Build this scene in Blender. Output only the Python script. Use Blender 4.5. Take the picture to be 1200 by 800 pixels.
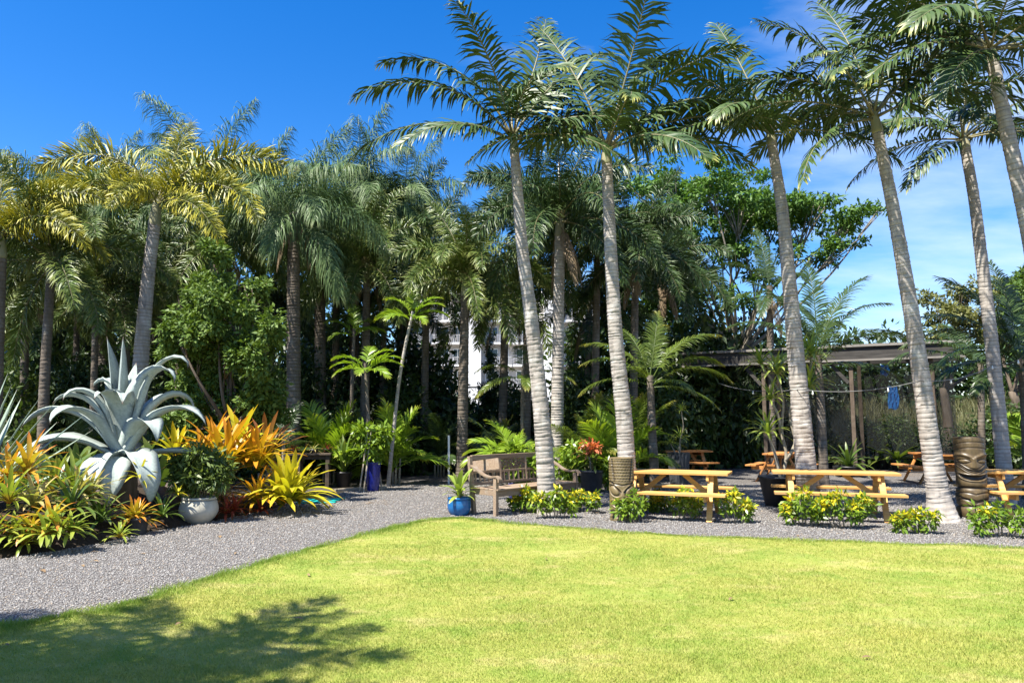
import bpy, math, random
import numpy as np
from math import radians as R, sin, cos, pi
for o in list(bpy.data.objects): bpy.data.objects.remove(o)
scene = bpy.context.scene
col = scene.collection

# ------------------------------------------------------------------ camera, sky, sun, exposure
CAM_H, PITCH, FPX = 1.6, R(6.12), 867.0
cam = bpy.data.cameras.new('camera'); cam.lens = 26.0; cam.sensor_width = 36.0
cam.clip_start = 0.05; cam.clip_end = 3000
co = bpy.data.objects.new('camera', cam); col.objects.link(co)
co.location = (0, 0, CAM_H); co.rotation_euler = (pi/2 + PITCH, 0, 0)
scene.camera = co

SUN = np.array([-0.38, -0.33, 0.86]); SUN /= np.linalg.norm(SUN)
world = bpy.data.worlds.new('World'); scene.world = world; world.use_nodes = True
wn, wl = world.node_tree.nodes, world.node_tree.links
wn.clear()
sky = wn.new('ShaderNodeTexSky'); sky.sky_type = 'NISHITA'; sky.sun_disc = False
sky.sun_elevation = math.asin(SUN[2]); sky.sun_rotation = math.atan2(SUN[0], SUN[1])
sky.air_density = 1.0; sky.dust_density = 0.3; sky.ozone_density = 3.0
hs = wn.new('ShaderNodeHueSaturation'); hs.inputs['Saturation'].default_value = 1.42
hs.inputs['Hue'].default_value = 0.510; hs.inputs['Value'].default_value = 1.65
wl.new(sky.outputs[0], hs.inputs['Color'])
tc = wn.new('ShaderNodeTexCoord')
sx = wn.new('ShaderNodeSeparateXYZ'); wl.new(tc.outputs['Generated'], sx.inputs[0])
za = wn.new('ShaderNodeMath'); za.operation = 'ADD'; za.inputs[1].default_value = 0.12; wl.new(sx.outputs['Z'], za.inputs[0])
dv = wn.new('ShaderNodeVectorMath'); dv.operation = 'DIVIDE'
cz = wn.new('ShaderNodeCombineXYZ')
for k in range(3): wl.new(za.outputs[0], cz.inputs[k])
wl.new(tc.outputs['Generated'], dv.inputs[0]); wl.new(cz.outputs[0], dv.inputs[1])
mp = wn.new('ShaderNodeMapping'); mp.inputs['Location'].default_value = (0.35, 0.1, 0)
mp.inputs['Scale'].default_value = (1.0, 1.6, 0.0); wl.new(dv.outputs[0], mp.inputs[0])
nz = wn.new('ShaderNodeTexNoise'); nz.inputs['Scale'].default_value = 1.1; nz.inputs['Detail'].default_value = 9
nz.inputs['Roughness'].default_value = 0.56; wl.new(mp.outputs[0], nz.inputs['Vector'])
nb = wn.new('ShaderNodeTexNoise'); nb.inputs['Scale'].default_value = 0.28; nb.inputs['Detail'].default_value = 1
wl.new(mp.outputs[0], nb.inputs['Vector'])
# cloud cover thickens to the east, where the photograph shows the cloud bank
ea = wn.new('ShaderNodeMath'); ea.operation = 'MULTIPLY_ADD'; ea.inputs[1].default_value = 0.40; ea.inputs[2].default_value = -0.16
wl.new(sx.outputs['X'], ea.inputs[0])
ad = wn.new('ShaderNodeMath'); ad.operation = 'ADD'; wl.new(nz.outputs['Fac'], ad.inputs[0]); wl.new(ea.outputs[0], ad.inputs[1])
rp = wn.new('ShaderNodeValToRGB'); rp.color_ramp.elements[0].position = 0.42; rp.color_ramp.elements[1].position = 0.72
rp.color_ramp.elements[1].color = (0.58, 0.58, 0.58, 1)
wl.new(ad.outputs[0], rp.inputs[0])
mxs = wn.new('ShaderNodeMixRGB'); wl.new(rp.outputs[0], mxs.inputs[0]); wl.new(hs.outputs[0], mxs.inputs[1])
mxs.inputs[2].default_value = (7.0, 8.1, 9.8, 1)
bg = wn.new('ShaderNodeBackground'); bg.inputs['Strength'].default_value = 0.055
wl.new(mxs.outputs[0], bg.inputs[0])
wo = wn.new('ShaderNodeOutputWorld'); wl.new(bg.outputs[0], wo.inputs[0])

sl = bpy.data.lights.new('sun', 'SUN'); sl.energy = 5.0; sl.angle = R(0.53); sl.color = (1.0, 0.955, 0.87)
so = bpy.data.objects.new('sun', sl); col.objects.link(so)
from mathutils import Vector, Matrix
so.rotation_euler = Vector(SUN).to_track_quat('Z', 'Y').to_euler(); so.location = (-4, -4, 20)
scene.view_settings.view_transform = 'Standard'; scene.view_settings.look = 'None'
scene.view_settings.exposure = 1.42; scene.view_settings.gamma = 1.0
scene.view_settings.use_curve_mapping = False
scene.render.engine = 'CYCLES'

# ------------------------------------------------------------------ layout survey: photo point at distance Y -> place in metres
def at(px, py, Y):
    u, v = (px-600)/FPX, (400-py)/FPX
    s = Y/(cos(PITCH) - v*sin(PITCH))
    return np.array([u*s, Y, CAM_H + s*(sin(PITCH)+v*cos(PITCH))])
def gnd(px, py, z=0.0):
    u, v = (px-600)/FPX, (400-py)/FPX
    dz = sin(PITCH)+v*cos(PITCH); s = (z-CAM_H)/dz
    return np.array([u*s, s*(cos(PITCH)-v*sin(PITCH)), z])
Z = np.array([0, 0, 1.0])
def nrm(v):
    v = np.asarray(v, float); return v/(np.linalg.norm(v, axis=-1, keepdims=True)+1e-9)

# ------------------------------------------------------------------ mesh helpers
class MB:
    """collects faces of ONE object (one part); v = vertices, f = faces, a = per-vertex colour data"""
    def __init__(s): s.v = []; s.f = []; s.a = []
    def add(s, V, F, A=None):
        b = len(s.v); s.v += [tuple(map(float, p)) for p in V]
        s.f += [tuple(i+b for i in q) for q in F]
        s.a += list(A) if A is not None else [(0, 0, random.random())]*len(V)
        return s
    def box(s, c, d, rot=None):
        c = np.array(c, float); h = np.array(d, float)/2
        P = np.array([(x, y, z) for x in (-1, 1) for y in (-1, 1) for z in (-1, 1)])*h
        if rot is not None: P = P @ np.array(rot).T
        return s.add(P+c, [(0, 1, 3, 2), (4, 6, 7, 5), (0, 4, 5, 1), (2, 3, 7, 6), (0, 2, 6, 4), (1, 5, 7, 3)])
    def bar(s, a, b, w, h, up=(0, 0, 1)):
        a, b = np.array(a, float), np.array(b, float); d = b-a; L = np.linalg.norm(d); x = d/L
        up = np.array(up, float)
        if abs(np.dot(up, x)) > 0.98: up = np.array([1.0, 0, 0])
        y = nrm(np.cross(up, x)); z = np.cross(x, y)
        return s.box((a+b)/2, (L, w, h), np.stack([x, y, z], 1))
    def tube(s, pts, rad, n=8, cap=True, A=None):
        pts = np.array(pts, float); m = len(pts)
        rad = np.broadcast_to(np.array(rad, float), (m,))
        T = nrm(np.gradient(pts, axis=0)); ref = np.array([1.0, 0, 0]) if abs(T[0][0]) < 0.9 else np.array([0, 1.0, 0])
        V = []; n1 = nrm(np.cross(T[0], ref))
        for i in range(m):
            n1 = nrm(n1 - T[i]*np.dot(n1, T[i])); n2 = np.cross(T[i], n1)
            for k in range(n):
                t = 2*pi*k/n; V.append(pts[i] + rad[i]*(cos(t)*n1+sin(t)*n2))
        F = [(i*n+k, i*n+(k+1) % n, (i+1)*n+(k+1) % n, (i+1)*n+k) for i in range(m-1) for k in range(n)]
        if cap: F += [tuple(range(n))[::-1], tuple((m-1)*n+k for k in range(n))]
        return s.add(V, F, None if A is None else [A[i] for i in range(m) for k in range(n)])
    def lathe(s, prof, n=28, c=(0, 0, 0)):
        V = []; F = []; m = len(prof)
        for r, z in prof:
            for k in range(n): V.append((c[0]+r*cos(2*pi*k/n), c[1]+r*sin(2*pi*k/n), c[2]+z))
        F = [(i*n+k, i*n+(k+1) % n, (i+1)*n+(k+1) % n, (i+1)*n+k) for i in range(m-1) for k in range(n)]
        return s.add(V, F)
    def mesh(s, name, smooth=False, mat=None):
        me = bpy.data.meshes.new(name); me.from_pydata(s.v, [], s.f)
        at_ = me.color_attributes.new('rnd', 'FLOAT_COLOR', 'POINT')
        A = np.ones((len(s.v), 4), np.float32); A[:, :3] = np.array(s.a, np.float32).reshape(-1, 3)
        at_.data.foreach_set('color', A.ravel())
        if smooth: me.shade_smooth()
        if mat: me.materials.append(mat)
        me.update(); return me
    def build(s, name, mat, parent=None, smooth=False, bevel=0):
        o = bpy.data.objects.new(name, s.mesh(name, smooth, mat)); col.objects.link(o)
        if parent is not None: o.parent = parent
        if bevel:
            b = o.modifiers.new('bevel', 'BEVEL'); b.width = bevel; b.segments = 2; b.limit_method = 'ANGLE'
        return o
def np_mesh(name, V, F, A, mat, smooth=False):
    """fast mesh from arrays, faces all of one size"""
    me = bpy.data.meshes.new(name); k = F.shape[1]
    me.vertices.add(len(V)); me.vertices.foreach_set('co', V.astype(np.float32).ravel())
    me.loops.add(F.size); me.loops.foreach_set('vertex_index', F.astype(np.int32).ravel())
    me.polygons.add(len(F)); me.polygons.foreach_set('loop_start', np.arange(0, F.size, k, dtype=np.int32))
    me.polygons.foreach_set('loop_total', np.full(len(F), k, np.int32))
    at_ = me.color_attributes.new('rnd', 'FLOAT_COLOR', 'POINT')
    AA = np.ones((len(V), 4), np.float32); AA[:, :3] = A; at_.data.foreach_set('color', AA.ravel())
    me.update(); me.validate()
    if smooth: me.shade_smooth()
    me.materials.append(mat); return me
def put(name, me, parent=None, loc=(0, 0, 0), rot=(0, 0, 0), sc=1.0):
    o = bpy.data.objects.new(name, me); col.objects.link(o)
    o.location = tuple(map(float, loc)); o.rotation_euler = rot
    o.scale = (sc, sc, sc) if np.isscalar(sc) else sc
    if parent is not None: o.parent = parent
    return o
def tag(o, label, cat, group=None):
    o['label'] = label; o['category'] = cat
    if group: o['group'] = group
    return o
def kind(o, k): o['kind'] = k; return o
def thing(name, label, cat, loc=(0, 0, 0), rz=0, group=None):
    o = bpy.data.objects.new(name, None); o.empty_display_size = 0.1; col.objects.link(o)
    o.location = tuple(map(float, loc)); o.rotation_euler = (0, 0, rz)
    return tag(o, label, cat, group)
def curve(pts, n=24):
    """Catmull-Rom through points"""
    P = np.array(pts, float); P = np.vstack([2*P[0]-P[1], P, 2*P[-1]-P[-2]])
    out = []; m = len(P)-3
    for q in np.linspace(0, m-1e-6, n):
        i = int(q); t = q-i; a, b, c, d = P[i:i+4]
        out.append(0.5*((2*b)+(-a+c)*t+(2*a-5*b+4*c-d)*t*t+(-a+3*b-3*c+d)*t**3))
    return np.array(out)

# ------------------------------------------------------------------ materials
def new_mat(name):
    m = bpy.data.materials.new(name); m.use_nodes = True; n, l = m.node_tree.nodes, m.node_tree.links
    return m, n, l, n['Principled BSDF'], n['Material Output']
def rgb(c): return (c[0], c[1], c[2], 1)
def mixn(n, l, fac, a, b, mode='MIX'):
    x = n.new('ShaderNodeMixRGB'); x.blend_type = mode
    for i, q in ((0, fac), (1, a), (2, b)):
        if hasattr(q, 'is_output'): l.new(q, x.inputs[i])
        elif i == 0: x.inputs[0].default_value = q
        else: x.inputs[i].default_value = rgb(q)
    return x.outputs[0]
def noise(n, l, scale, detail=4, rough=0.6, vec='Object', stretch=None):
    t = n.new('ShaderNodeTexCoord'); z = n.new('ShaderNodeTexNoise')
    z.inputs['Scale'].default_value = scale; z.inputs['Detail'].default_value = detail; z.inputs['Roughness'].default_value = rough
    src = t.outputs[vec]
    if stretch:
        mpp = n.new('ShaderNodeMapping'); mpp.inputs['Scale'].default_value = stretch; l.new(src, mpp.inputs[0]); src = mpp.outputs[0]
    l.new(src, z.inputs['Vector']); return z.outputs['Fac']
def ramp(n, l, src, p0, p1, c0=(0, 0, 0), c1=(1, 1, 1)):
    r = n.new('ShaderNodeValToRGB'); e = r.color_ramp.elements
    e[0].position = p0; e[1].position = p1; e[0].color = rgb(c0); e[1].color = rgb(c1); l.new(src, r.inputs[0]); return r.outputs[0]
def bump(n, l, b, src, strength, dist):
    q = n.new('ShaderNodeBump'); q.inputs['Strength'].default_value = strength; q.inputs['Distance'].default_value = dist
    l.new(src, q.inputs['Height']); l.new(q.outputs[0], b.inputs['Normal']); return q
def leaf_mat(name, c1, c2, tip=None, tip0=0.75, tip1=1.0, base=None, rough=0.42, trans=0.3, spec=0.45, chan=0, rach=None):
    """c1..c2 vary by leaf and by plant; tip / base colour the end / foot of the leaf (channel chan of 'rnd')"""
    m, n, l, b, out = new_mat(name)
    a = n.new('ShaderNodeAttribute'); a.attribute_name = 'rnd'
    s = n.new('ShaderNodeSeparateColor'); l.new(a.outputs['Color'], s.inputs[0])
    oi = n.new('ShaderNodeObjectInfo')
    f = n.new('ShaderNodeMath'); f.operation = 'MULTIPLY_ADD'; f.inputs[1].default_value = 0.6
    l.new(s.outputs['Blue'], f.inputs[0])
    g = n.new('ShaderNodeMath'); g.operation = 'MULTIPLY'; g.inputs[1].default_value = 0.4
    l.new(oi.outputs['Random'], g.inputs[0]); l.new(g.outputs[0], f.inputs[2])
    c = mixn(n, l, f.outputs[0], c1, c2)
    src = s.outputs[['Red', 'Green', 'Blue'][chan]]
    if base: c = mixn(n, l, ramp(n, l, src, 0.0, 0.35, (1, 1, 1), (0, 0, 0)), c, base)
    if tip: c = mixn(n, l, ramp(n, l, src, tip0, tip1), c, tip)
    if rach: c = mixn(n, l, ramp(n, l, s.outputs['Red'], 0.03, 0.05, (1, 1, 1), (0, 0, 0)), c, rach)
    l.new(c, b.inputs['Base Color']); b.inputs['Roughness'].default_value = rough
    b.inputs['Specular IOR Level'].default_value = spec
    t = n.new('ShaderNodeBsdfTranslucent')
    l.new(mixn(n, l, 1.0, c, (1.25, 1.25, 0.6), 'MULTIPLY'), t.inputs[0])
    mx = n.new('ShaderNodeMixShader'); mx.inputs[0].default_value = trans
    l.new(b.outputs[0], mx.inputs[1]); l.new(t.outputs[0], mx.inputs[2]); l.new(mx.outputs[0], out.inputs[0])
    return m
def solid_mat(name, c1, c2, scale=6, rough=0.7, bstr=0.3, bdist=0.01, spec=0.4, metal=0, stretch=None, detail=6, p=(0.3, 0.7), vary=0.3, wear=None):
    m, n, l, b, out = new_mat(name)
    z = noise(n, l, scale, detail, 0.62, 'Object', stretch)
    oi = n.new('ShaderNodeObjectInfo')
    c = mixn(n, l, ramp(n, l, z, *p), c1, c2)
    if wear: c = mixn(n, l, ramp(n, l, noise(n, l, 2.4, 7, 0.72, 'Object', (0.8, 3, 3)), 0.5, 0.72, (0, 0, 0), (0.8, 0.8, 0.8)), c, wear)
    v = n.new('ShaderNodeMath'); v.operation = 'MULTIPLY_ADD'; v.inputs[1].default_value = vary; v.inputs[2].default_value = 1-vary/2
    l.new(oi.outputs['Random'], v.inputs[0])
    cc = n.new('ShaderNodeCombineColor')
    for k in range(3): l.new(v.outputs[0], cc.inputs[k])
    c = mixn(n, l, 1.0, c, cc.outputs[0], 'MULTIPLY')
    l.new(c, b.inputs['Base Color']); b.inputs['Roughness'].default_value = rough; b.inputs['Metallic'].default_value = metal
    b.inputs['Specular IOR Level'].default_value = spec
    if bstr: bump(n, l, b, z, bstr, bdist)
    return m
M = {}
M['king'] = leaf_mat('king_frond', (0.026, 0.058, 0.013), (0.075, 0.115, 0.024), tip=(0.46, 0.43, 0.10), tip0=0.82, tip1=1.02, rough=0.45, trans=0.04, spec=0.35, rach=(0.20, 0.18, 0.09))
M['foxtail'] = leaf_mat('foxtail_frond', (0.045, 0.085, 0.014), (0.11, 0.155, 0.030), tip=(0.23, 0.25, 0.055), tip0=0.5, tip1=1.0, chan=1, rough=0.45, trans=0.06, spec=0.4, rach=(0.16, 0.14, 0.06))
M['foxdark'] = leaf_mat('foxtail_frond_green', (0.022, 0.052, 0.012), (0.055, 0.098, 0.024), tip=(0.09, 0.13, 0.034), tip0=0.5, chan=1, rough=0.45, trans=0.05, spec=0.4, rach=(0.16, 0.14, 0.06))  # shade of the backlit crowns put into a darker leaf colour
M['foxgold'] = leaf_mat('foxtail_frond_gold', (0.065, 0.095, 0.014), (0.20, 0.20, 0.022), tip=(0.56, 0.48, 0.04), tip0=0.33, tip1=1.0, chan=1, rough=0.45, trans=0.07, spec=0.3, rach=(0.16, 0.14, 0.06))
M['queen'] = leaf_mat('queen_frond', (0.040, 0.085, 0.026), (0.125, 0.180, 0.060), tip=(0.20, 0.22, 0.08), tip0=0.8, rough=0.5, trans=0.07, spec=0.25)
M['coco'] = leaf_mat('coconut_frond', (0.065, 0.115, 0.016), (0.13, 0.165, 0.028), tip=(0.33, 0.28, 0.06), tip0=0.7, rough=0.36, trans=0.3)
M['cocodark'] = leaf_mat('coconut_frond_green', (0.035, 0.070, 0.018), (0.065, 0.100, 0.028), tip=(0.14, 0.14, 0.04), tip0=0.8, rough=0.34, trans=0.25)
M['areca'] = leaf_mat('areca_frond', (0.14, 0.25, 0.02), (0.26, 0.36, 0.03), tip=(0.36, 0.38, 0.05), tip0=0.7, rough=0.38, trans=0.35)
M['ficus'] = leaf_mat('broadleaf', (0.045, 0.098, 0.016), (0.14, 0.205, 0.036), rough=0.55, trans=0.2, spec=0.3)
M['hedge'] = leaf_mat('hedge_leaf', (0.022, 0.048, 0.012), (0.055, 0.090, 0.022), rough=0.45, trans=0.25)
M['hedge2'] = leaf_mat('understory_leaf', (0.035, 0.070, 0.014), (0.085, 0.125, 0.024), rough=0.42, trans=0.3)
M['canopy'] = leaf_mat('canopy_leaf', (0.060, 0.135, 0.020), (0.135, 0.235, 0.035), rough=0.55, trans=0.25, spec=0.3)
M['olive'] = leaf_mat('olive_leaf', (0.11, 0.135, 0.035), (0.22, 0.21, 0.065), rough=0.55, trans=0.25)
M['drygrass'] = leaf_mat('bank_grass', (0.10, 0.115, 0.045), (0.20, 0.19, 0.09), rough=0.6, trans=0.25)
M['croton'] = leaf_mat('croton_leaf', (0.085, 0.17, 0.018), (0.24, 0.33, 0.028), rough=0.36, trans=0.3)
M['croton_y'] = leaf_mat('croton_young_leaf', (0.50, 0.46, 0.02), (0.72, 0.58, 0.03), rough=0.36, trans=0.3)
M['potgreen'] = leaf_mat('potted_shrub_leaf', (0.055, 0.105, 0.025), (0.16, 0.21, 0.05), rough=0.4, trans=0.3)
M['strap'] = leaf_mat('strap_leaf', (0.055, 0.105, 0.018), (0.13, 0.19, 0.035), tip=(0.20, 0.22, 0.06), tip0=0.8, rough=0.36, trans=0.25)
M['strap_y'] = leaf_mat('strap_leaf_variegated', (0.16, 0.25, 0.03), (0.34, 0.40, 0.08), tip=(0.42, 0.44, 0.12), tip0=0.8, rough=0.36, trans=0.3)
M['br_gold'] = leaf_mat('bromeliad_gold', (0.42, 0.36, 0.02), (0.58, 0.30, 0.02), tip=(0.55, 0.20, 0.02), tip0=0.55, base=(0.22, 0.28, 0.03), rough=0.38, trans=0.32)
M['br_yel'] = leaf_mat('bromeliad_yellow', (0.36, 0.38, 0.02), (0.60, 0.50, 0.03), tip=(0.52, 0.36, 0.03), tip0=0.7, base=(0.12, 0.20, 0.02), rough=0.38, trans=0.32)
M['br_org'] = leaf_mat('bromeliad_orange', (0.30, 0.34, 0.03), (0.58, 0.30, 0.03), tip=(0.62, 0.15, 0.03), tip0=0.65, base=(0.45, 0.18, 0.03), rough=0.38, trans=0.3)
M['br_grn'] = leaf_mat('bromeliad_green', (0.13, 0.22, 0.03), (0.34, 0.38, 0.05), tip=(0.30, 0.33, 0.06), tip0=0.7, base=(0.55, 0.28, 0.04), rough=0.36, trans=0.3)
M['br_red'] = leaf_mat('bromeliad_red', (0.16, 0.035, 0.02), (0.42, 0.07, 0.03), tip=(0.10, 0.10, 0.02), tip0=0.7, rough=0.38, trans=0.3)
M['br_cream'] = leaf_mat('bromeliad_cream', (0.26, 0.27, 0.07), (0.50, 0.42, 0.17), tip=(0.46, 0.30, 0.12), tip0=0.7, base=(0.2, 0.22, 0.04), rough=0.42, trans=0.3)
M['br_brown'] = leaf_mat('bromeliad_brown', (0.14, 0.10, 0.03), (0.28, 0.16, 0.05), tip=(0.32, 0.10, 0.04), tip0=0.6, rough=0.42, trans=0.25)
M['furc'] = leaf_mat('furcraea_leaf', (0.17, 0.24, 0.19), (0.28, 0.34, 0.25), tip=(0.3, 0.3, 0.22), tip0=0.93, rough=0.5, trans=0.05)
M['petal'] = leaf_mat('red_bract', (0.45, 0.07, 0.03), (0.62, 0.20, 0.07), rough=0.45, trans=0.3)
M['dead'] = leaf_mat('dead_leaf', (0.16, 0.10, 0.05), (0.30, 0.20, 0.10), rough=0.7, trans=0.15)
M['deadfrond'] = leaf_mat('dead_frond', (0.16, 0.11, 0.06), (0.26, 0.19, 0.11), rough=0.75, trans=0.1)

def agave_mat():
    m, n, l, b, out = new_mat('agave_leaf')
    a = n.new('ShaderNodeAttribute'); a.attribute_name = 'rnd'
    s = n.new('ShaderNodeSeparateColor'); l.new(a.outputs['Color'], s.inputs[0])
    z = noise(n, l, 5, 5, 0.6, 'Object', (1.0, 6.0, 6.0))
    c = mixn(n, l, ramp(n, l, z, 0.3, 0.75), (0.25, 0.295, 0.27), (0.39, 0.435, 0.405))
    c = mixn(n, l, ramp(n, l, noise(n, l, 3.0, 8, 0.75, 'Object', (1, 2.5, 2.5)), 0.58, 0.72, (0, 0, 0), (0.65, 0.65, 0.65)), c, (0.22, 0.25, 0.22))
    c = mixn(n, l, ramp(n, l, noise(n, l, 11, 6, 0.7), 0.68, 0.74, (0, 0, 0), (0.7, 0.7, 0.7)), c, (0.24, 0.18, 0.12))
    c = mixn(n, l, ramp(n, l, s.outputs['Red'], 0.945, 0.985), c, (0.10, 0.07, 0.05))
    l.new(c, b.inputs['Base Color']); b.inputs['Roughness'].default_value = 0.55; b.inputs['Specular IOR Level'].default_value = 0.25
    bump(n, l, b, z, 0.12, 0.01); return m
M['agave'] = agave_mat()

def trunk_mat(name, c1, c2, ringc, lichen=(0.45, 0.44, 0.40)):
    m, n, l, b, out = new_mat(name)
    a = n.new('ShaderNodeAttribute'); a.attribute_name = 'rnd'
    s = n.new('ShaderNodeSeparateColor'); l.new(a.outputs['Color'], s.inputs[0])
    z = noise(n, l, 9, 7, 0.65, 'Object', (1, 1, 0.35)); z2 = noise(n, l, 2.2, 4, 0.6)
    c = mixn(n, l, ramp(n, l, z, 0.3, 0.72), c1, c2)
    c = mixn(n, l, ramp(n, l, z2, 0.55, 0.68), c, lichen)
    rf = n.new('ShaderNodeMath'); rf.operation = 'MULTIPLY'; l.new(s.outputs['Red'], rf.inputs[0])
    l.new(ramp(n, l, z, 0.25, 0.6, (0.35, 0.35, 0.35), (1, 1, 1)), rf.inputs[1])
    c = mixn(n, l, rf.outputs[0], c, ringc)
    c = mixn(n, l, ramp(n, l, noise(n, l, 3.2, 6, 0.7, 'Object', (1.6, 1.6, 0.35)), 0.54, 0.74, (0, 0, 0), (0.75, 0.75, 0.75)), c, tuple(0.45*q for q in c1))
    c = mixn(n, l, s.outputs['Green'], c, (0.085, 0.105, 0.032))
    l.new(c, b.inputs['Base Color']); b.inputs['Roughness'].default_value = 0.82; b.inputs['Specular IOR Level'].default_value = 0.2
    bump(n, l, b, z, 0.5, 0.012); return m
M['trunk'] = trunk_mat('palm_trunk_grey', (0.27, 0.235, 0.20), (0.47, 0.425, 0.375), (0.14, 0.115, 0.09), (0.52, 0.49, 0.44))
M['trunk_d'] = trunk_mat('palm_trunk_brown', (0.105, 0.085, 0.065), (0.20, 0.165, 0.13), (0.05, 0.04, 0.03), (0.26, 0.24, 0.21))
M['bark'] = solid_mat('bark', (0.075, 0.055, 0.04), (0.17, 0.135, 0.10), 8, 0.9, 0.8, 0.02, 0.15, stretch=(1, 1, 0.3))
M['limb'] = solid_mat('pale_limb', (0.13, 0.11, 0.085), (0.28, 0.25, 0.20), 6, 0.85, 0.5, 0.02, 0.15)
M['stem'] = solid_mat('stem', (0.20, 0.17, 0.12), (0.34, 0.30, 0.23), 14, 0.85, 0.4, 0.01, 0.2)
M['shaft'] = solid_mat('crownshaft', (0.17, 0.18, 0.085), (0.32, 0.29, 0.18), 5, 0.5, 0.15, 0.01, 0.35, stretch=(1, 1, 0.15))
M['rachis'] = solid_mat('rachis', (0.16, 0.18, 0.05), (0.28, 0.26, 0.10), 5, 0.5, 0, 0.01)
M['wood_y'] = solid_mat('picnic_wood', (0.44, 0.215, 0.055), (0.64, 0.37, 0.11), 5, 0.6, 0.3, 0.004, 0.3, stretch=(0.35, 7, 7), vary=0.5, wear=(0.42, 0.31, 0.19))
M['wood_o'] = solid_mat('picnic_wood_orange', (0.36, 0.14, 0.035), (0.50, 0.22, 0.06), 5, 0.55, 0.2, 0.004, 0.35, stretch=(0.35, 5, 5), vary=0.45, wear=(0.28, 0.17, 0.09))
M['teak'] = solid_mat('weathered_teak', (0.185, 0.125, 0.08), (0.32, 0.235, 0.16), 6, 0.75, 0.4, 0.004, 0.25, stretch=(0.4, 6, 6), vary=0.4, wear=(0.30, 0.26, 0.21))
M['stake'] = solid_mat('stake_wood', (0.30, 0.25, 0.18), (0.46, 0.40, 0.31), 8, 0.8, 0.3, 0.005, 0.2, stretch=(3, 3, 0.4))
M['grey_wood'] = solid_mat('aged_board', (0.032, 0.030, 0.027), (0.075, 0.069, 0.062), 5, 0.85, 0.3, 0.006, 0.2, stretch=(0.4, 4, 4))
M['pale_wood'] = solid_mat('pale_board', (0.18, 0.165, 0.145), (0.30, 0.275, 0.24), 5, 0.8, 0.3, 0.005, 0.2, stretch=(0.4, 4, 4))
M['dark_wood'] = solid_mat('dark_bench_wood', (0.075, 0.055, 0.04), (0.15, 0.115, 0.085), 6, 0.85, 0.3, 0.005, 0.2)
M['blue'] = solid_mat('blue_glaze', (0.010, 0.095, 0.28), (0.022, 0.17, 0.42), 3, 0.14, 0.05, 0.004, 0.6)
M['cobalt'] = solid_mat('cobalt_glaze', (0.008, 0.012, 0.13), (0.016, 0.026, 0.22), 3, 0.16, 0.05, 0.004, 0.6)
M['pot_grey'] = solid_mat('stone_pot', (0.36, 0.34, 0.27), (0.50, 0.47, 0.39), 7, 0.7, 0.2, 0.004, 0.3)
M['pot_black'] = solid_mat('black_plastic', (0.010, 0.010, 0.011), (0.022, 0.022, 0.023), 7, 0.42, 0.05, 0.002, 0.5)
M['pot_char'] = solid_mat('charcoal_ribbed', (0.025, 0.027, 0.030), (0.06, 0.063, 0.068), 7, 0.6, 0.1, 0.002, 0.4)
M['terra'] = solid_mat('terracotta', (0.20, 0.085, 0.045), (0.30, 0.14, 0.075), 7, 0.8, 0.2, 0.004, 0.3)
M['soil'] = solid_mat('potting_soil', (0.030, 0.022, 0.016), (0.065, 0.050, 0.036), 30, 0.95, 0.8, 0.02, 0.1)
M['rock'] = solid_mat('lava_rock', (0.055, 0.045, 0.04), (0.16, 0.125, 0.105), 6, 0.9, 0.9, 0.03, 0.2)
M['stone'] = solid_mat('lantern_stone', (0.22, 0.20, 0.17), (0.36, 0.34, 0.29), 9, 0.9, 0.6, 0.01, 0.2)
M['teal'] = solid_mat('teal_cloth', (0.01, 0.32, 0.27), (0.02, 0.46, 0.38), 6, 0.6, 0.2, 0.01, 0.3)
M['white'] = solid_mat('white_stucco', (0.72, 0.70, 0.66), (0.82, 0.80, 0.77), 0.6, 0.85, 0.05, 0.01, 0.2)
M['stucco2'] = solid_mat('balcony_stucco', (0.46, 0.42, 0.38), (0.56, 0.52, 0.47), 0.6, 0.85, 0.05, 0.01, 0.2)
M['rail'] = solid_mat('railing_paint', (0.42, 0.40, 0.38), (0.5, 0.48, 0.46), 2, 0.6, 0, 0.01, 0.3)
M['glass'] = solid_mat('window_glass', (0.015, 0.018, 0.022), (0.03, 0.034, 0.04), 1, 0.06, 0, 0.01, 0.7)
M['iron'] = solid_mat('black_iron', (0.012, 0.012, 0.012), (0.03, 0.028, 0.026), 9, 0.5, 0.1, 0.002, 0.4)
M['blue_cloth'] = solid_mat('blue_tarp', (0.012, 0.11, 0.36), (0.025, 0.18, 0.50), 5, 0.5, 0.2, 0.02, 0.4)
M['wire'] = solid_mat('cable', (0.10, 0.10, 0.10), (0.16, 0.16, 0.16), 9, 0.5, 0, 0.002, 0.4)
M['bulb'] = solid_mat('bulb_glass', (0.6, 0.6, 0.56), (0.7, 0.7, 0.66), 9, 0.08, 0, 0.002, 0.7)
M['pole'] = solid_mat('white_pole', (0.62, 0.62, 0.60), (0.74, 0.74, 0.72), 3, 0.5, 0, 0.002, 0.4)
def net_mat():
    m, n, l, b, out = new_mat('shade_net'); b.inputs['Base Color'].default_value = (0.016, 0.017, 0.017, 1); b.inputs['Roughness'].default_value = 0.8
    t = n.new('ShaderNodeBsdfTransparent'); mx = n.new('ShaderNodeMixShader'); mx.inputs[0].default_value = 0.62
    l.new(t.outputs[0], mx.inputs[1]); l.new(b.outputs[0], mx.inputs[2]); l.new(mx.outputs[0], out.inputs[0]); return m
M['net'] = net_mat()
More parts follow.
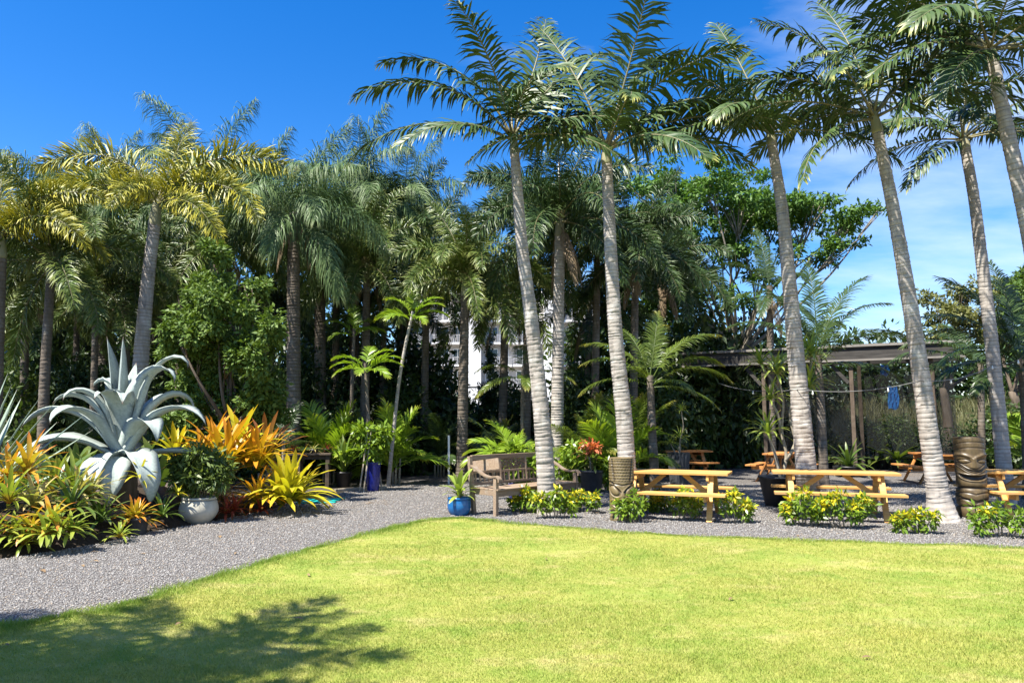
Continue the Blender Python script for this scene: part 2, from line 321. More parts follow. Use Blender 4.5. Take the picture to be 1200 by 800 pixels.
def tiki_mat(name, c1, c2, c3):
    m, n, l, b, out = new_mat(name)
    a = n.new('ShaderNodeAttribute'); a.attribute_name = 'rnd'
    s = n.new('ShaderNodeSeparateColor'); l.new(a.outputs['Color'], s.inputs[0])
    z = noise(n, l, 14, 6, 0.65, 'Object', (1, 1, 0.4))
    c = mixn(n, l, ramp(n, l, z, 0.3, 0.7), c1, c2)
    c = mixn(n, l, s.outputs['Red'], c, c3)       # darker tone in the carved grooves
    l.new(c, b.inputs['Base Color']); b.inputs['Roughness'].default_value = 0.42; b.inputs['Specular IOR Level'].default_value = 0.5
    bump(n, l, b, z, 0.25, 0.005); return m
M['tiki_a'] = tiki_mat('tiki_olive_wood', (0.12, 0.085, 0.036), (0.22, 0.165, 0.078), (0.03, 0.02, 0.01))
M['tiki_b'] = tiki_mat('tiki_dark_wood', (0.060, 0.040, 0.019), (0.15, 0.105, 0.048), (0.012, 0.008, 0.005))

def ground_mats():
    m, n, l, b, out = new_mat('soil_ground')
    z = noise(n, l, 1.3, 8, 0.7)
    l.new(mixn(n, l, ramp(n, l, z, 0.3, 0.7), (0.035, 0.028, 0.020), (0.085, 0.070, 0.050)), b.inputs['Base Color'])
    b.inputs['Roughness'].default_value = 0.95; bump(n, l, b, noise(n, l, 25, 6), 0.8, 0.03); M['ground'] = m
    m, n, l, b, out = new_mat('gravel_bed')
    t = n.new('ShaderNodeTexCoord'); v = n.new('ShaderNodeTexVoronoi'); v.inputs['Scale'].default_value = 62; v.inputs['Randomness'].default_value = 1
    l.new(t.outputs['Object'], v.inputs['Vector'])
    s = n.new('ShaderNodeSeparateColor'); l.new(v.outputs['Color'], s.inputs[0])
    c = mixn(n, l, s.outputs['Red'], (0.14, 0.132, 0.123), (0.32, 0.302, 0.28))
    c = mixn(n, l, ramp(n, l, noise(n, l, 0.55, 5, 0.6), 0.57, 0.70), c, (0.27, 0.21, 0.15))
    c = mixn(n, l, ramp(n, l, v.outputs['Distance'], 0.35, 0.75), c, (0.06, 0.05, 0.045))
    l.new(c, b.inputs['Base Color']); b.inputs['Roughness'].default_value = 0.9; b.inputs['Specular IOR Level'].default_value = 0.2
    q = bump(n, l, b, v.outputs['Distance'], 1.0, 0.02); q.invert = True; M['gravel'] = m
    m, n, l, b, out = new_mat('gravel_stone')
    a = n.new('ShaderNodeAttribute'); a.attribute_name = 'rnd'; s = n.new('ShaderNodeSeparateColor'); l.new(a.outputs['Color'], s.inputs[0])
    c = mixn(n, l, s.outputs['Blue'], (0.19, 0.178, 0.165), (0.36, 0.34, 0.315))
    c = mixn(n, l, ramp(n, l, s.outputs['Red'], 0.86, 0.95), c, (0.34, 0.27, 0.20))
    l.new(c, b.inputs['Base Color']); b.inputs['Roughness'].default_value = 0.85; M['pebble'] = m
    for nm, up in (('lawn', False), ('blade', True)):
        m, n, l, b, out = new_mat('lawn_turf' if not up else 'grass_blade')
        z1 = noise(n, l, 0.55, 5, 0.62); z2 = noise(n, l, 5.5, 5, 0.7)
        c = mixn(n, l, ramp(n, l, z1, 0.36, 0.66), (0.235, 0.310, 0.048), (0.365, 0.365, 0.08))
        c = mixn(n, l, ramp(n, l, z2, 0.42, 0.75, (0, 0, 0), (0.75, 0.75, 0.75)), c, (0.47, 0.43, 0.13))
        c = mixn(n, l, ramp(n, l, noise(n, l, 1.6, 6, 0.7), 0.50, 0.66, (0, 0, 0), (0.8, 0.8, 0.8)), c, (0.19, 0.29, 0.04))
        c = mixn(n, l, ramp(n, l, noise(n, l, 0.9, 6, 0.72, 'Object', (1, 1.7, 1)), 0.54, 0.68, (0, 0, 0), (0.85, 0.85, 0.85)), c, (0.52, 0.44, 0.18))
        a = n.new('ShaderNodeAttribute'); a.attribute_name = 'rnd'; s = n.new('ShaderNodeSeparateColor'); l.new(a.outputs['Color'], s.inputs[0])
        if up:
            # taller green fringe along the lawn edge (channel green) and blade-to-blade variation (blue)
            c = mixn(n, l, s.outputs['Green'], c, (0.13, 0.25, 0.022))
            c = mixn(n, l, ramp(n, l, s.outputs['Blue'], 0.55, 1.0, (0, 0, 0), (0.6, 0.6, 0.6)), c, (0.17, 0.27, 0.025))
            c = mixn(n, l, ramp(n, l, s.outputs['Blue'], 0.0, 0.22, (0.55, 0.55, 0.55), (0, 0, 0)), c, (0.46, 0.42, 0.13))
        else: c = mixn(n, l, 0.35, c, (0.16, 0.16, 0.03))
        l.new(c, b.inputs['Base Color']); b.inputs['Roughness'].default_value = 0.6; b.inputs['Specular IOR Level'].default_value = 0.25
        if up:
            t = n.new('ShaderNodeBsdfTranslucent'); l.new(c, t.inputs[0]); mx = n.new('ShaderNodeMixShader'); mx.inputs[0].default_value = 0.3
            l.new(b.outputs[0], mx.inputs[1]); l.new(t.outputs[0], mx.inputs[2]); l.new(mx.outputs[0], out.inputs[0])
        else: bump(n, l, b, noise(n, l, 60, 5), 0.7, 0.02)
        M[nm] = m
ground_mats()

# ------------------------------------------------------------------ ground, gravel, lawn
rng = np.random.default_rng(7); random.seed(7)
def sheet(name, poly, z, mat, thick=0.0):
    b = MB(); n = len(poly); b.add([(p[0], p[1], z) for p in poly], [tuple(range(n))])
    if thick: b.add([(p[0], p[1], z) for p in poly]+[(p[0], p[1], z-thick) for p in poly], [(i, n+i, n+(i+1) % n, (i+1) % n) for i in range(n)])
    o = b.build(name, mat); kind(o, 'structure'); return o
sheet('ground', [(-900, -600), (900, -600), (900, 1400), (-900, 1400)], -0.012, M['ground'])
bed_edge = [gnd(*p)[:2] for p in ((-160, 690), (0, 655), (60, 646), (120, 636), (170, 624), (240, 612), (300, 600), (345, 590), (395, 578), (430, 571), (470, 561), (500, 555))]
gravel_poly = [(-9, 2.0)] + [(-9, bed_edge[0][1])] + [tuple(p) for p in bed_edge] + [(-2.6, 24.5), (-1.0, 26), (16, 25), (20, 14), (20, -6), (-9, -6)]
sheet('gravel_path', gravel_poly, 0.0, M['gravel'])
le = [(-260, 800), (-120, 766), (0, 738), (60, 728), (120, 717), (200, 693), (300, 664), (370, 643), (430, 627), (480, 615), (515, 609.5), (545, 609), (600, 614), (700, 623), (800, 629), (900, 633), (1050, 638), (1200, 644), (1420, 653)]
lc = curve([gnd(*p) for p in le], 90)  # lawn outline
lc[:, :2] += 0.05*np.stack([np.sin(np.arange(90)*1.7)+np.sin(np.arange(90)*0.63), np.cos(np.arange(90)*1.3)+np.sin(np.arange(90)*2.1)], 1)*0.5
lc[:, :2] += np.random.default_rng(3).normal(0, 0.028, (90, 2))
lawn_poly = [tuple(p[:2]) for p in lc] + [(lc[-1][0], -5), (lc[0][0], -5)]
sheet('lawn', lawn_poly, 0.016, M['lawn'], 0.03)
def inside(P, poly):
    poly = np.array(poly); x, y = P[:, 0], P[:, 1]; r = np.zeros(len(P), bool); j = len(poly)-1
    for i in range(len(poly)):
        xi, yi = poly[i]; xj, yj = poly[j]
        c = ((yi > y) != (yj > y)) & (x < (xj-xi)*(y-yi)/(yj-yi+1e-12)+xi); r ^= c; j = i
    return r
def scatter(n, poly, ymin, ymax, power=1.0, margin=0.78):
    """random points on the ground of the visible wedge, denser towards the camera side of the garden"""
    u = rng.random(n); Y = ymin*(ymax/ymin)**(u**power); X = (rng.random(n)*2-1)*Y*margin
    P = np.stack([X, Y], 1); return P[inside(P, poly)]
def edge_dist(P, line):
    d = np.full(len(P), 9.0)
    for i in range(len(line)-1):
        a, b = line[i], line[i+1]; ab = b-a; t = np.clip(((P-a)@ab)/(ab@ab), 0, 1)
        d = np.minimum(d, np.linalg.norm(P-(a+t[:, None]*ab), axis=1))
    return d
def grass():
    P = scatter(600000, lawn_poly, 4.0, 13.0)
    k = rng.integers(0, 88, 26000); t_ = rng.random(26000)[:, None]; E = lc[k, :2]*(1-t_)+lc[k+1, :2]*t_
    E = E+rng.normal(0, 0.055, E.shape)*(0.3+1.4*(np.sin(E[:, :1]*7+E[:, 1:]*5) > 0.1)); P = np.concatenate([P, E[(E[:, 1] > 4) & (E[:, 1] < 13)]])
    thin = np.sin(P[:, 0]*1.9+np.sin(P[:, 1]*2.3)*1.4)+np.sin(P[:, 1]*2.7+P[:, 0]*0.8+1.0); P = P[(thin < 1.35) | (rng.random(len(P)) < 0.55)]; n = len(P)
    ed = edge_dist(P, lc[:, :2])
    fringe = np.clip(1-ed/0.32, 0, 1)*(P[:, 0] < 0.4) + 0.6*np.clip(1-ed/0.2, 0, 1)*(P[:, 0] >= 0.4)
    pz = 0.5+0.25*(np.sin(P[:, 0]*2.3+P[:, 1]*1.1)+np.sin(P[:, 1]*3.1-P[:, 0]*1.7+2)); h = rng.uniform(0.010, 0.026, n)*(0.75+0.55*pz)*(1+1.0*fringe); w = rng.uniform(0.0018, 0.0036, n)*(P[:, 1]/6)**0.5
    az = rng.uniform(0, 2*pi, n); ln = rng.uniform(0.2, 1.1, n)*h; wa = rng.uniform(0, 2*pi, n)
    B = np.zeros((n, 3)); B[:, :2] = P; B[:, 2] = 0.014
    W = np.stack([np.cos(wa)*w, np.sin(wa)*w, np.zeros(n)], 1)
    T = B + np.stack([np.cos(az)*ln, np.sin(az)*ln, h], 1)
    V = np.stack([B-W, B+W, T], 1).reshape(-1, 3); F = np.arange(3*n).reshape(-1, 3)
    A = np.zeros((n, 3)); A[:, 1] = fringe*rng.uniform(0.5, 1, n); A[:, 2] = rng.random(n)
    me = np_mesh('lawn_grass', V, F, np.repeat(A, 3, 0), M['blade'])
    o = put('lawn_grass', me); kind(o, 'stuff'); tag(o, 'short sunlit yellow green lawn grass', 'grass')
grass()
def pebbles():
    P = scatter(230000, gravel_poly, 4.6, 19.0, 1.0); ins = inside(P, lawn_poly); P = P[(~ins) | ((edge_dist(P, lc[:, :2]) < 0.09) & (rng.random(len(P)) < 0.25))]
    n = len(P); s = rng.uniform(0.0055, 0.0115, n)*(P[:, 1]/8)**0.5
    D = np.array([(1, 0, 0), (-1, 0, 0), (0, 1, 0), (0, -1, 0), (0, 0, 0.7), (0, 0, -0.6)], float)
    F0 = np.array([(0, 2, 4), (2, 1, 4), (1, 3, 4), (3, 0, 4), (2, 0, 5), (1, 2, 5), (3, 1, 5), (0, 3, 5)])
    V = D[None]*rng.uniform(0.6, 1.25, (n, 6, 1)) + rng.normal(0, 0.2, (n, 6, 3))
    a = rng.uniform(0, 2*pi, n); t = rng.uniform(-0.6, 0.6, n)
    ca, sa, ct, st = np.cos(a), np.sin(a), np.cos(t), np.sin(t)
    x, y, z = V[..., 0], V[..., 1], V[..., 2]
    y, z = y*ct[:, None]-z*st[:, None], y*st[:, None]+z*ct[:, None]
    x, y = x*ca[:, None]-y*sa[:, None], x*sa[:, None]+y*ca[:, None]
    V = np.stack([x, y, z], -1)*s[:, None, None]
    V[..., 0] += P[:, 0:1]; V[..., 1] += P[:, 1:2]; V[..., 2] += (s*0.35)[:, None]
    F = (F0[None]+6*np.arange(n)[:, None, None]).reshape(-1, 3)
    A = np.repeat(np.stack([rng.random(n), rng.random(n), rng.random(n)], 1), 6, 0)
    o = put('gravel_stones', np_mesh('gravel_stones', V.reshape(-1, 3), F, A, M['pebble'])); kind(o, 'stuff')
    tag(o, 'loose grey crushed gravel of the path and terrace', 'gravel')
pebbles()

# ------------------------------------------------------------------ plant generators
def frond_mesh(name, mat, L=2.6, a0=60, a1=-20, nl=55, ll=0.6, lw=0.04, vee=15, droop=0.5, plum=0.0, start=0.14, fwd=(65, 35), seed=0, p=1.0, rr=0.02, gap=0.03, sway=0.06, rag=0.35):
    """one feather frond: arched rachis and single leaflets, growing along +X with Z up"""
    r = np.random.default_rng(seed); N = 22
    t = np.linspace(0, 1, N); ang = np.radians(a0+(a1-a0)*t**p)
    step = L/(N-1); X = np.concatenate([[0], np.cumsum(np.cos(ang[:-1])*step)]); Zz = np.concatenate([[0], np.cumsum(np.sin(ang[:-1])*step)])
    Yy = sway*L*r.uniform(-1, 1)*t**2
    C = np.stack([X, Yy, Zz], 1)
    V = []; F = []; A = []
    b = MB(); b.tube(C[::2] if N % 2 else C, np.interp(t[::2] if N % 2 else t, [0, 0.12, 1], [rr*1.5, rr, rr*0.2]), 5, A=[(0.02, 0.02, 0.3)]*N)
    T = nrm(np.gradient(C, axis=0)); side = np.array([0, 1.0, 0])
    prof = lambda q: np.interp(q, [0, 0.15, 0.45, 0.8, 1.0], [0.55, 0.9, 1.0, 0.78, 0.35])
    for i in range(nl):
        for sgn in (-1, 1):
            if r.random() < gap: continue
            q = start+(1-start)*(i+r.uniform(0.1, 0.9))/nl; q = min(q, 0.999)
            k = q*(N-1); k0 = min(int(k), N-2); fr = k-k0
            P = C[k0]*(1-fr)+C[k0+1]*fr; tt = nrm(T[k0]*(1-fr)+T[k0+1]*fr); nn = nrm(np.cross(tt, side)); nn = nn if nn[2] > 0 or abs(nn[2]) < 1e-6 else -nn
            al = R(fwd[0]+(fwd[1]-fwd[0])*q+r.uniform(-14, 14)*rag)
            be = R(vee + (r.uniform(-1, 1)*plum if plum else 0) + r.uniform(-8, 8))
            d = nrm(tt*cos(al)+sgn*side*sin(al)*cos(be)+nn*sin(al)*sin(be))
            l = ll*prof(q)*r.uniform(0.85, 1.12); w = lw*(0.7+0.3*prof(q))*r.uniform(0.85, 1.15)
            pts = [P]; dd = d.copy(); dj = r.uniform(max(0.1, 1-0.75*rag), 1+0.9*rag)
            for s in range(3):
                dd = nrm(dd - Z*droop*(s+0.4)*0.33*dj); pts.append(pts[-1]+dd*l/3)
            wv = nrm(tt-d*np.dot(tt, d)+r.normal(0, 0.15, 3))
            bi = len(V); ws = (0.45, 1.0, 0.8, 0.0); rb = r.random()
            for s in range(4):
                if s < 3: V += [pts[s]-wv*w*ws[s]/2, pts[s]+wv*w*ws[s]/2]; A += [(q*0.75+0.25*s/3*q, s/3, rb)]*2
                else: V.append(pts[3]); A.append((q*0.75+0.25*q+0.05, 1.0, rb))
            F += [(bi, bi+1, bi+3, bi+2), (bi+2, bi+3, bi+5, bi+4), (bi+4, bi+5, bi+6)]
    b.add(V, F, A)
    return b.mesh(name, True, mat)
def frond_set(name, mat, shapes, **kw):
    return [frond_mesh(name, mat, a0=a, a1=c, seed=31*i+hash(name) % 7 if False else 31*i+len(name), **kw) for i, (a, c) in enumerate(shapes)]
SH = [(82, 55), (72, 20), (64, -12), (52, -30), (38, -42), (22, -48), (6, -52), (-14, -66)]
SD = [(84, 45), (77, 0), (70, -32), (60, -52), (48, -64), (32, -72), (14, -76), (-10, -80)]
SETS = {
 'king': frond_set('king_frond', M['king'], SH, L=2.8, nl=60, ll=0.62, lw=0.048, vee=10, droop=0.8, fwd=(70, 36), p=1.2, gap=0.07, rag=0.9),
 'foxtail': frond_set('foxtail_frond', M['foxtail'], SD, L=2.7, nl=180, ll=0.50, lw=0.028, vee=5, droop=0.5, plum=88, fwd=(74, 48), p=0.9, start=0.08, rag=1.0, gap=0.06),
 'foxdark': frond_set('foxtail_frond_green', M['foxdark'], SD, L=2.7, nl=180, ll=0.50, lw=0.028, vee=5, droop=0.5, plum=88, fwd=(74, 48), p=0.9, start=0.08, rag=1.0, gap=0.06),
 'foxgold': frond_set('foxtail_frond_gold', M['foxgold'], SD, L=2.7, nl=180, ll=0.50, lw=0.028, vee=5, droop=0.5, plum=88, fwd=(74, 48), p=0.9, start=0.08, rag=1.0, gap=0.06),
 'queen': frond_set('queen_frond', M['queen'], SD, L=3.4, nl=130, ll=1.05, lw=0.024, vee=5, droop=2.3, plum=50, fwd=(66, 35), p=1.0, rag=0.8),
 'coco': frond_set('coconut_frond', M['coco'], SH, L=3.0, nl=66, ll=0.66, lw=0.042, vee=12, droop=0.6, fwd=(68, 30), p=1.3),
 'cocodark': frond_set('coconut_frond_green', M['cocodark'], SH, L=3.0, nl=66, ll=0.66, lw=0.042, vee=12, droop=0.6, fwd=(68, 30), p=1.3),
 'areca': frond_set('areca_frond', M['areca'], SH, L=1.15, nl=24, ll=0.40, lw=0.045, vee=22, droop=0.4, fwd=(62, 30), rr=0.012, p=1.2),
}
def trunk_mesh(name, pts, r0, r1, mat, ring=0.11, flare=0.35, rough=0.035, green=False, seed=0, sides=14):
    r = np.random.default_rng(seed); C = curve(pts, 60); L = np.concatenate([[0], np.cumsum(np.linalg.norm(np.diff(C, axis=0), axis=1))])
    tot = L[-1]; P = []; Rr = []; A = []; s = 0.0; ring *= 0.72; rough *= 0.5
    while s < tot:
        q = s/tot; base = r0+(r1-r0)*q + r0*flare*math.exp(-s/0.28)
        g = ring*r.uniform(0.6, 1.45)
        for ds, f, a in ((0.0, 1.0+rough, 0.1), (0.55*g, 1.0+rough*0.4, 0.0), (0.82*g, 1.0-rough*0.3, 0.25), (0.9*g, 1.0-rough*1.2, 1.0)):
            ss = min(s+ds, tot); P.append([np.interp(ss, L, C[:, k]) for k in range(3)]); Rr.append(base*f*r.uniform(0.985, 1.015)); A.append((a*r.uniform(0.5, 1), 0, 0.5))
        s += g
    b = MB(); b.tube(P, Rr, sides, A=A)
    Vn = np.array(b.v); Vn += r.normal(0, r0*0.018, Vn.shape); b.v = [tuple(v) for v in Vn]
    return b.mesh(name, True, mat)
def palm(name, label, cat, pix, Y, species, fr, w=(0.34, 0.2), mat='trunk', group=None, ring=0.11, rough=0.03, shaft=0.0, fs=1.0, seed=1, ground=True, flare=0.3, n=None, old=0):
    """pix = trunk line in photo points at distance Y, foot first; fr = [(azimuth deg, shape index, length factor)]"""
    r = np.random.default_rng(seed)
    W = [at(x, y, Y) for x, y in pix]
    if ground:
        d = W[0]-W[1]; W[0] = W[0] if W[0][2] < 0.3 else W[0]; W[0] = np.array([W[0][0], W[0][1], -0.06])
    base = np.array([W[0][0], W[0][1], 0.0])
    t = thing(name, label, cat, base, 0, group)
    L = [p-base for p in W]
    put('trunk', trunk_mesh('trunk', L, w[0]/2, w[1]/2, M[mat], ring, flare, rough, seed=seed), t)
    top = L[-1]; dirn = nrm(L[-1]-L[-2])
    if shaft:
        b = MB(); q = [top-dirn*0.06, top+dirn*shaft*0.15, top+dirn*shaft*0.5, top+dirn*shaft*0.85, top+dirn*shaft]
        b.tube(curve(q, 12), np.interp(np.linspace(0, 1, 12), [0, 0.12, 0.5, 1], [w[1]*0.505, w[1]*0.55, w[1]*0.44, w[1]*0.22]), 12)
        b.build('crownshaft', M['shaft'], t, True)
    top = top+dirn*shaft
    if fr is None:
        fr = []; n = int((n or 16)*1.2)
        for i in range(n):
            k = (i/n)**0.75*7.6; fr.append((i*137.5+r.uniform(-18, 18), min(7, int(k+r.uniform(0, 0.8))), r.uniform(0.88, 1.12)))
    for az, k, s in fr:
        a = R(az); me = SETS[species][k]
        o = put('frond', me, t, top-dirn*(0.02+0.02*k)*(1 if shaft else 2)+0.03*np.array([cos(a), sin(a), 0]), (r.uniform(-1, 1)*(0.5 if species == 'king' else 0.25), r.uniform(-0.09, 0.09), a), (s*fs, s*fs*r.choice([-1, 1]), s*fs))
    for i in range(old):
        o = put('old_frond', DEAD[i % len(DEAD)], t, top-dirn*0.25, (0, 0, r.uniform(0, 2*pi)), fs*r.uniform(0.6, 0.85))
    return t
DEAD = frond_set('dead_frond', M['deadfrond'], [(-40, -86), (-55, -88)], L=2.2, nl=40, ll=0.5, lw=0.03, vee=-10, droop=1.6, fwd=(50, 25))

def foliage(name, ell, n, size, mat, seed=0, shell=0.55, up=0.35, aspect=0.42, lump=0.25):
    """leaf-sized faces through the volume of uneven ellipsoids (cx,cy,cz,rx,ry,rz)"""
    r = np.random.default_rng(seed); ell = np.array(ell, float)
    wts = (ell[:, 3]*ell[:, 4]*ell[:, 5])**0.66; idx = r.choice(len(ell), n, p=wts/wts.sum())
    u = nrm(r.normal(size=(n, 3))); rad = (shell+(1-shell)*r.random(n)**0.6)
    f = r.normal(0, 2.2, (6, 3)); ph = r.uniform(0, 6, 6)
    rad = rad*(1+lump*np.sin(u@f.T*2+ph).mean(1)*1.8)
    E = ell[idx]; C = E[:, :3]+u*E[:, 3:]*rad[:, None]
    d = nrm(u*0.7+r.normal(0, 0.6, (n, 3))-np.array([0, 0, 0.25])); nn = nrm(u*0.5+np.array([0, 0, up*2])+r.normal(0, 0.55, (n, 3)))
    w = nrm(np.cross(d, nn)); l = size*r.uniform(0.6, 1.3, n)[:, None]
    nn = np.cross(w, d); k = r.uniform(-0.12, 0.02, n)[:, None]
    V = np.stack([C, C+d*l*0.5+w*l*aspect*0.5+nn*l*0.06, C+d*l+nn*l*k, C+d*l*0.5-w*l*aspect*0.5+nn*l*0.06], 1).reshape(-1, 3)
    F = np.arange(4*n).reshape(-1, 4)
    A = np.zeros((n, 3)); A[:, 0] = r.random(n); A[:, 2] = r.random(n)
    return np_mesh(name, V, F, np.repeat(A, 4, 0), mat)
def strip(name, mat, L, W, a0, a1, p=1.0, seg=8, gut=0.25, prof='strap', thick=0.0, twist=0.0, seed=0, side=0.0):
    """one strap leaf along +X, arched from a0 to a1 degrees"""
    r = np.random.default_rng(seed); t = np.linspace(0, 1, seg+1); ang = np.radians(a0+(a1-a0)*t**p)
    st = L/seg; X = np.concatenate([[0], np.cumsum(np.cos((ang[:-1]+ang[1:])/2))*st]); Zz = np.concatenate([[0], np.cumsum(np.sin((ang[:-1]+ang[1:])/2))*st])
    Yc = side*L*t**2
    if prof == 'strap': w = np.interp(t, [0, 0.1, 0.55, 0.85, 0.96, 1], [0.75, 0.8, 1.0, 0.72, 0.3, 0.02])
    elif prof == 'agave': w = np.interp(t, [0, 0.08, 0.2, 0.5, 0.75, 0.93, 1], [1.0, 0.72, 0.72, 1.0, 0.72, 0.2, 0.01])
    elif prof == 'sword': w = np.interp(t, [0, 0.2, 0.7, 1], [0.8, 1.0, 0.7, 0.02])
    else: w = np.interp(t, [0, 0.12, 0.3, 0.55, 0.8, 1], [0.15, 0.25, 0.85, 1.0, 0.6, 0.02])
    w = w*W/2; N = np.stack([-np.sin(ang), 0*ang, np.cos(ang)], 1)
    b = MB(); V = []; A = []; rb = r.random()
    for i in range(seg+1):
        c = np.array([X[i], Yc[i], Zz[i]]); tw = twist*t[i]; s = np.array([0, cos(tw), 0])+N[i]*sin(tw)
        ruf = 0.012*W*sin(i*1.3+seed) if prof == 'agave' else 0
        row = [c-s*w[i]+N[i]*(gut*w[i]+ruf), c-s*w[i]*0.45+N[i]*gut*0.22*w[i], c+s*w[i]*0.45+N[i]*gut*0.22*w[i], c+s*w[i]+N[i]*(gut*w[i]-ruf)] if thick else [c-s*w[i]+N[i]*gut*w[i], c, c+s*w[i]+N[i]*gut*w[i]]
        if thick:
            th = thick*(1-0.8*t[i]); row += [c+s*w[i]*0.5-N[i]*th*0.9+N[i]*gut*0.3*w[i], c-N[i]*th, c-s*w[i]*0.5-N[i]*th*0.9+N[i]*gut*0.3*w[i]]
        V += row; A += [(t[i], 0, rb)]*len(row)
    m = len(row); F = []
    for i in range(seg):
        for k in range(m if thick else m-1):
            F.append((i*m+k, i*m+(k+1) % m, (i+1)*m+(k+1) % m, (i+1)*m+k))
    b.add(V, F, A); return b.mesh(name, True, mat)
def strap_set(mat, shapes, L, W, **kw):
    return [strip('leaf', M[mat], L, W, a, c, seed=i, side=0.08*(-1)**i, **kw) for i, (a, c) in enumerate(shapes)]
BS = [(84, 62), (76, 35), (66, 5), (56, -20), (44, -38), (30, -50), (14, -50)]
STRAPS = {k: strap_set(k, BS, 0.55, 0.062, seg=7) for k in ('br_gold', 'br_yel', 'br_org', 'br_grn', 'br_red', 'br_cream', 'br_brown', 'strap', 'strap_y')}
def rosette(parent, key, n, sc, c=(0, 0, 0), seed=0, lo=0, hi=6.99, wide=1.0, name='leaf'):
    r = np.random.default_rng(seed)
    for i in range(n):
        k = lo+(hi-lo)*(i/max(1, n-1))**0.8
        k = int(np.clip(k+r.uniform(-0.5, 0.5), 0, 6)); s = sc*r.uniform(0.8, 1.15)
        put(name, STRAPS[key][k], parent, c, (r.uniform(-0.1, 0.1), r.uniform(-0.12, 0.12), R(i*137.5)+r.uniform(-0.2, 0.2)), (s, s*wide, s))
def pot_mesh(b, r0, r1, h, lip=0.02, wall=0.02, belly=None):
    """tapered or bellied pot, hollow at the rim"""
    pr = [(0.001, 0), (r0*0.96, 0), (r0, 0.01)]
    if belly: pr += [(r0+(belly-r0)*sin(q*pi/2), h*0.5*q) for q in (0.2, 0.4, 0.6, 0.8, 1.0)] + [(belly+(r1-belly)*(1-cos(q*pi/2)), h*(0.5+0.42*q)) for q in (0.25, 0.5, 0.75, 1)]
    pr += [(r1, h-0.04), (r1+lip, h-0.035), (r1+lip, h), (r1-wall*0.3, h), (r1-wall, h-0.03), (r1-wall, h-0.05)]
    return b.lathe(pr, 32)
def disc(b, r, z, n=24):
    return b.add([(r*cos(2*pi*k/n), r*sin(2*pi*k/n), z+0.006*sin(5*k)) for k in range(n)], [tuple(range(n))])

# ------------------------------------------------------------------ front row of palms (king palms)
palm('king_palm', 'tall grey ringed palm standing in front of the teak bench', 'palm tree',
     [(643, 592), (634, 480), (622, 370), (612, 290), (603, 178)], 13.1, 'king',
     [(182, 5, 1.05), (222, 6, 0.8), (352, 5, 0.95), (330, 6, 0.75), (172, 3, 1.1), (155, 2, 1.1), (130, 1, 1.0), (95, 0, 1.05), (60, 1, 1.05), (25, 2, 1.0), (245, 2, 0.9), (290, 4, 0.8), (20, 4, 0.95)],
     w=(0.33, 0.17), shaft=0.35, fs=1.1, seed=11, ring=0.10)
palm('king_palm', 'grey ringed palm rising straight behind the short tiki carving', 'palm tree',
     [(737, 590), (732, 500), (722, 400), (716, 300), (711, 190)], 12.9, 'king',
     [(275, 4, 0.75), (268, 0, 1.0), (100, 0, 1.0), (15, 3, 1.15), (352, 4, 1.1), (335, 2, 0.95), (30, 1, 1.05), (178, 4, 0.85), (200, 5, 0.9), (160, 2, 0.9), (300, 6, 0.8), (5, 5, 0.9), (130, 3, 0.9)],
     w=(0.32, 0.185), shaft=0.35, fs=1.12, seed=12, ring=0.085)
palm('king_palm', 'leaning grey palm between the black tub and the picnic tables, lower trunk in frond shade', 'palm tree',
     [(950, 600), (944, 540), (935, 440), (925, 330), (916, 240), (904, 165)], 13.4, 'king',
     [(185, 5, 0.95), (205, 6, 0.95), (170, 3, 0.9), (150, 1, 0.95), (230, 5, 0.85), (345, 6, 0.85), (5, 4, 0.9), (35, 2, 0.95), (95, 0, 1.05), (280, 3, 0.8), (190, 2, 1.0), (320, 5, 0.8)],
     w=(0.38, 0.17), shaft=0.3, fs=1.0, seed=13, ring=0.085)
palm('king_palm', 'leaning pale palm with a flared foot next to the tall dark tiki carving', 'palm tree',
     [(1105, 607), (1092, 530), (1078, 430), (1062, 330), (1046, 240), (1028, 152)], 12.1, 'king',
     [(185, 5, 1.0), (200, 7, 0.95), (165, 3, 1.0), (150, 1, 1.0), (230, 5, 0.9), (345, 5, 1.0), (5, 3, 1.05), (35, 2, 1.05), (95, 0, 1.05), (270, 1, 0.95), (300, 6, 0.9), (320, 3, 1.0), (120, 4, 1.0)],
     w=(0.32, 0.17), shaft=0.35, fs=1.0, seed=14, ring=0.085, flare=0.75)
palm('king_palm', 'slim grey palm behind the picnic table that runs out past the tall tiki', 'palm tree',
     [(1180, 575), (1172, 500), (1162, 400), (1150, 300), (1142, 235), (1131, 172)], 14.5, 'king',
     [(180, 6, 0.95), (200, 5, 1.0), (215, 7, 0.75), (165, 4, 1.0), (240, 5, 0.95), (300, 5, 0.95), (335, 6, 0.9), (355, 5, 1.0), (15, 4, 1.0), (45, 3, 1.0), (95, 0, 1.0), (120, 2, 1.0), (230, 2, 1.0), (350, 2, 1.0)],
     w=(0.28, 0.19), shaft=0.3, fs=1.0, seed=15, ring=0.10, flare=0.2)
palm('king_palm', 'palm with smooth pale upper trunk leaning in from outside the terrace', 'palm tree',
     [(1245, 600), (1232, 450), (1215, 320), (1200, 240), (1183, 165), (1163, 70)], 11.2, 'king',
     [(180, 5, 1.0), (200, 6, 0.95), (160, 4, 1.0), (220, 5, 1.0), (345, 6, 1.0), (10, 5, 1.0), (40, 4, 1.0), (95, 0, 1.0), (140, 2, 1.0), (250, 5, 0.9), (290, 5, 0.9), (190, 7, 0.9), (230, 7, 0.8), (185, 3, 1.05)],
     w=(0.32, 0.18), shaft=0.3, fs=1.0, seed=16, ring=0.10)
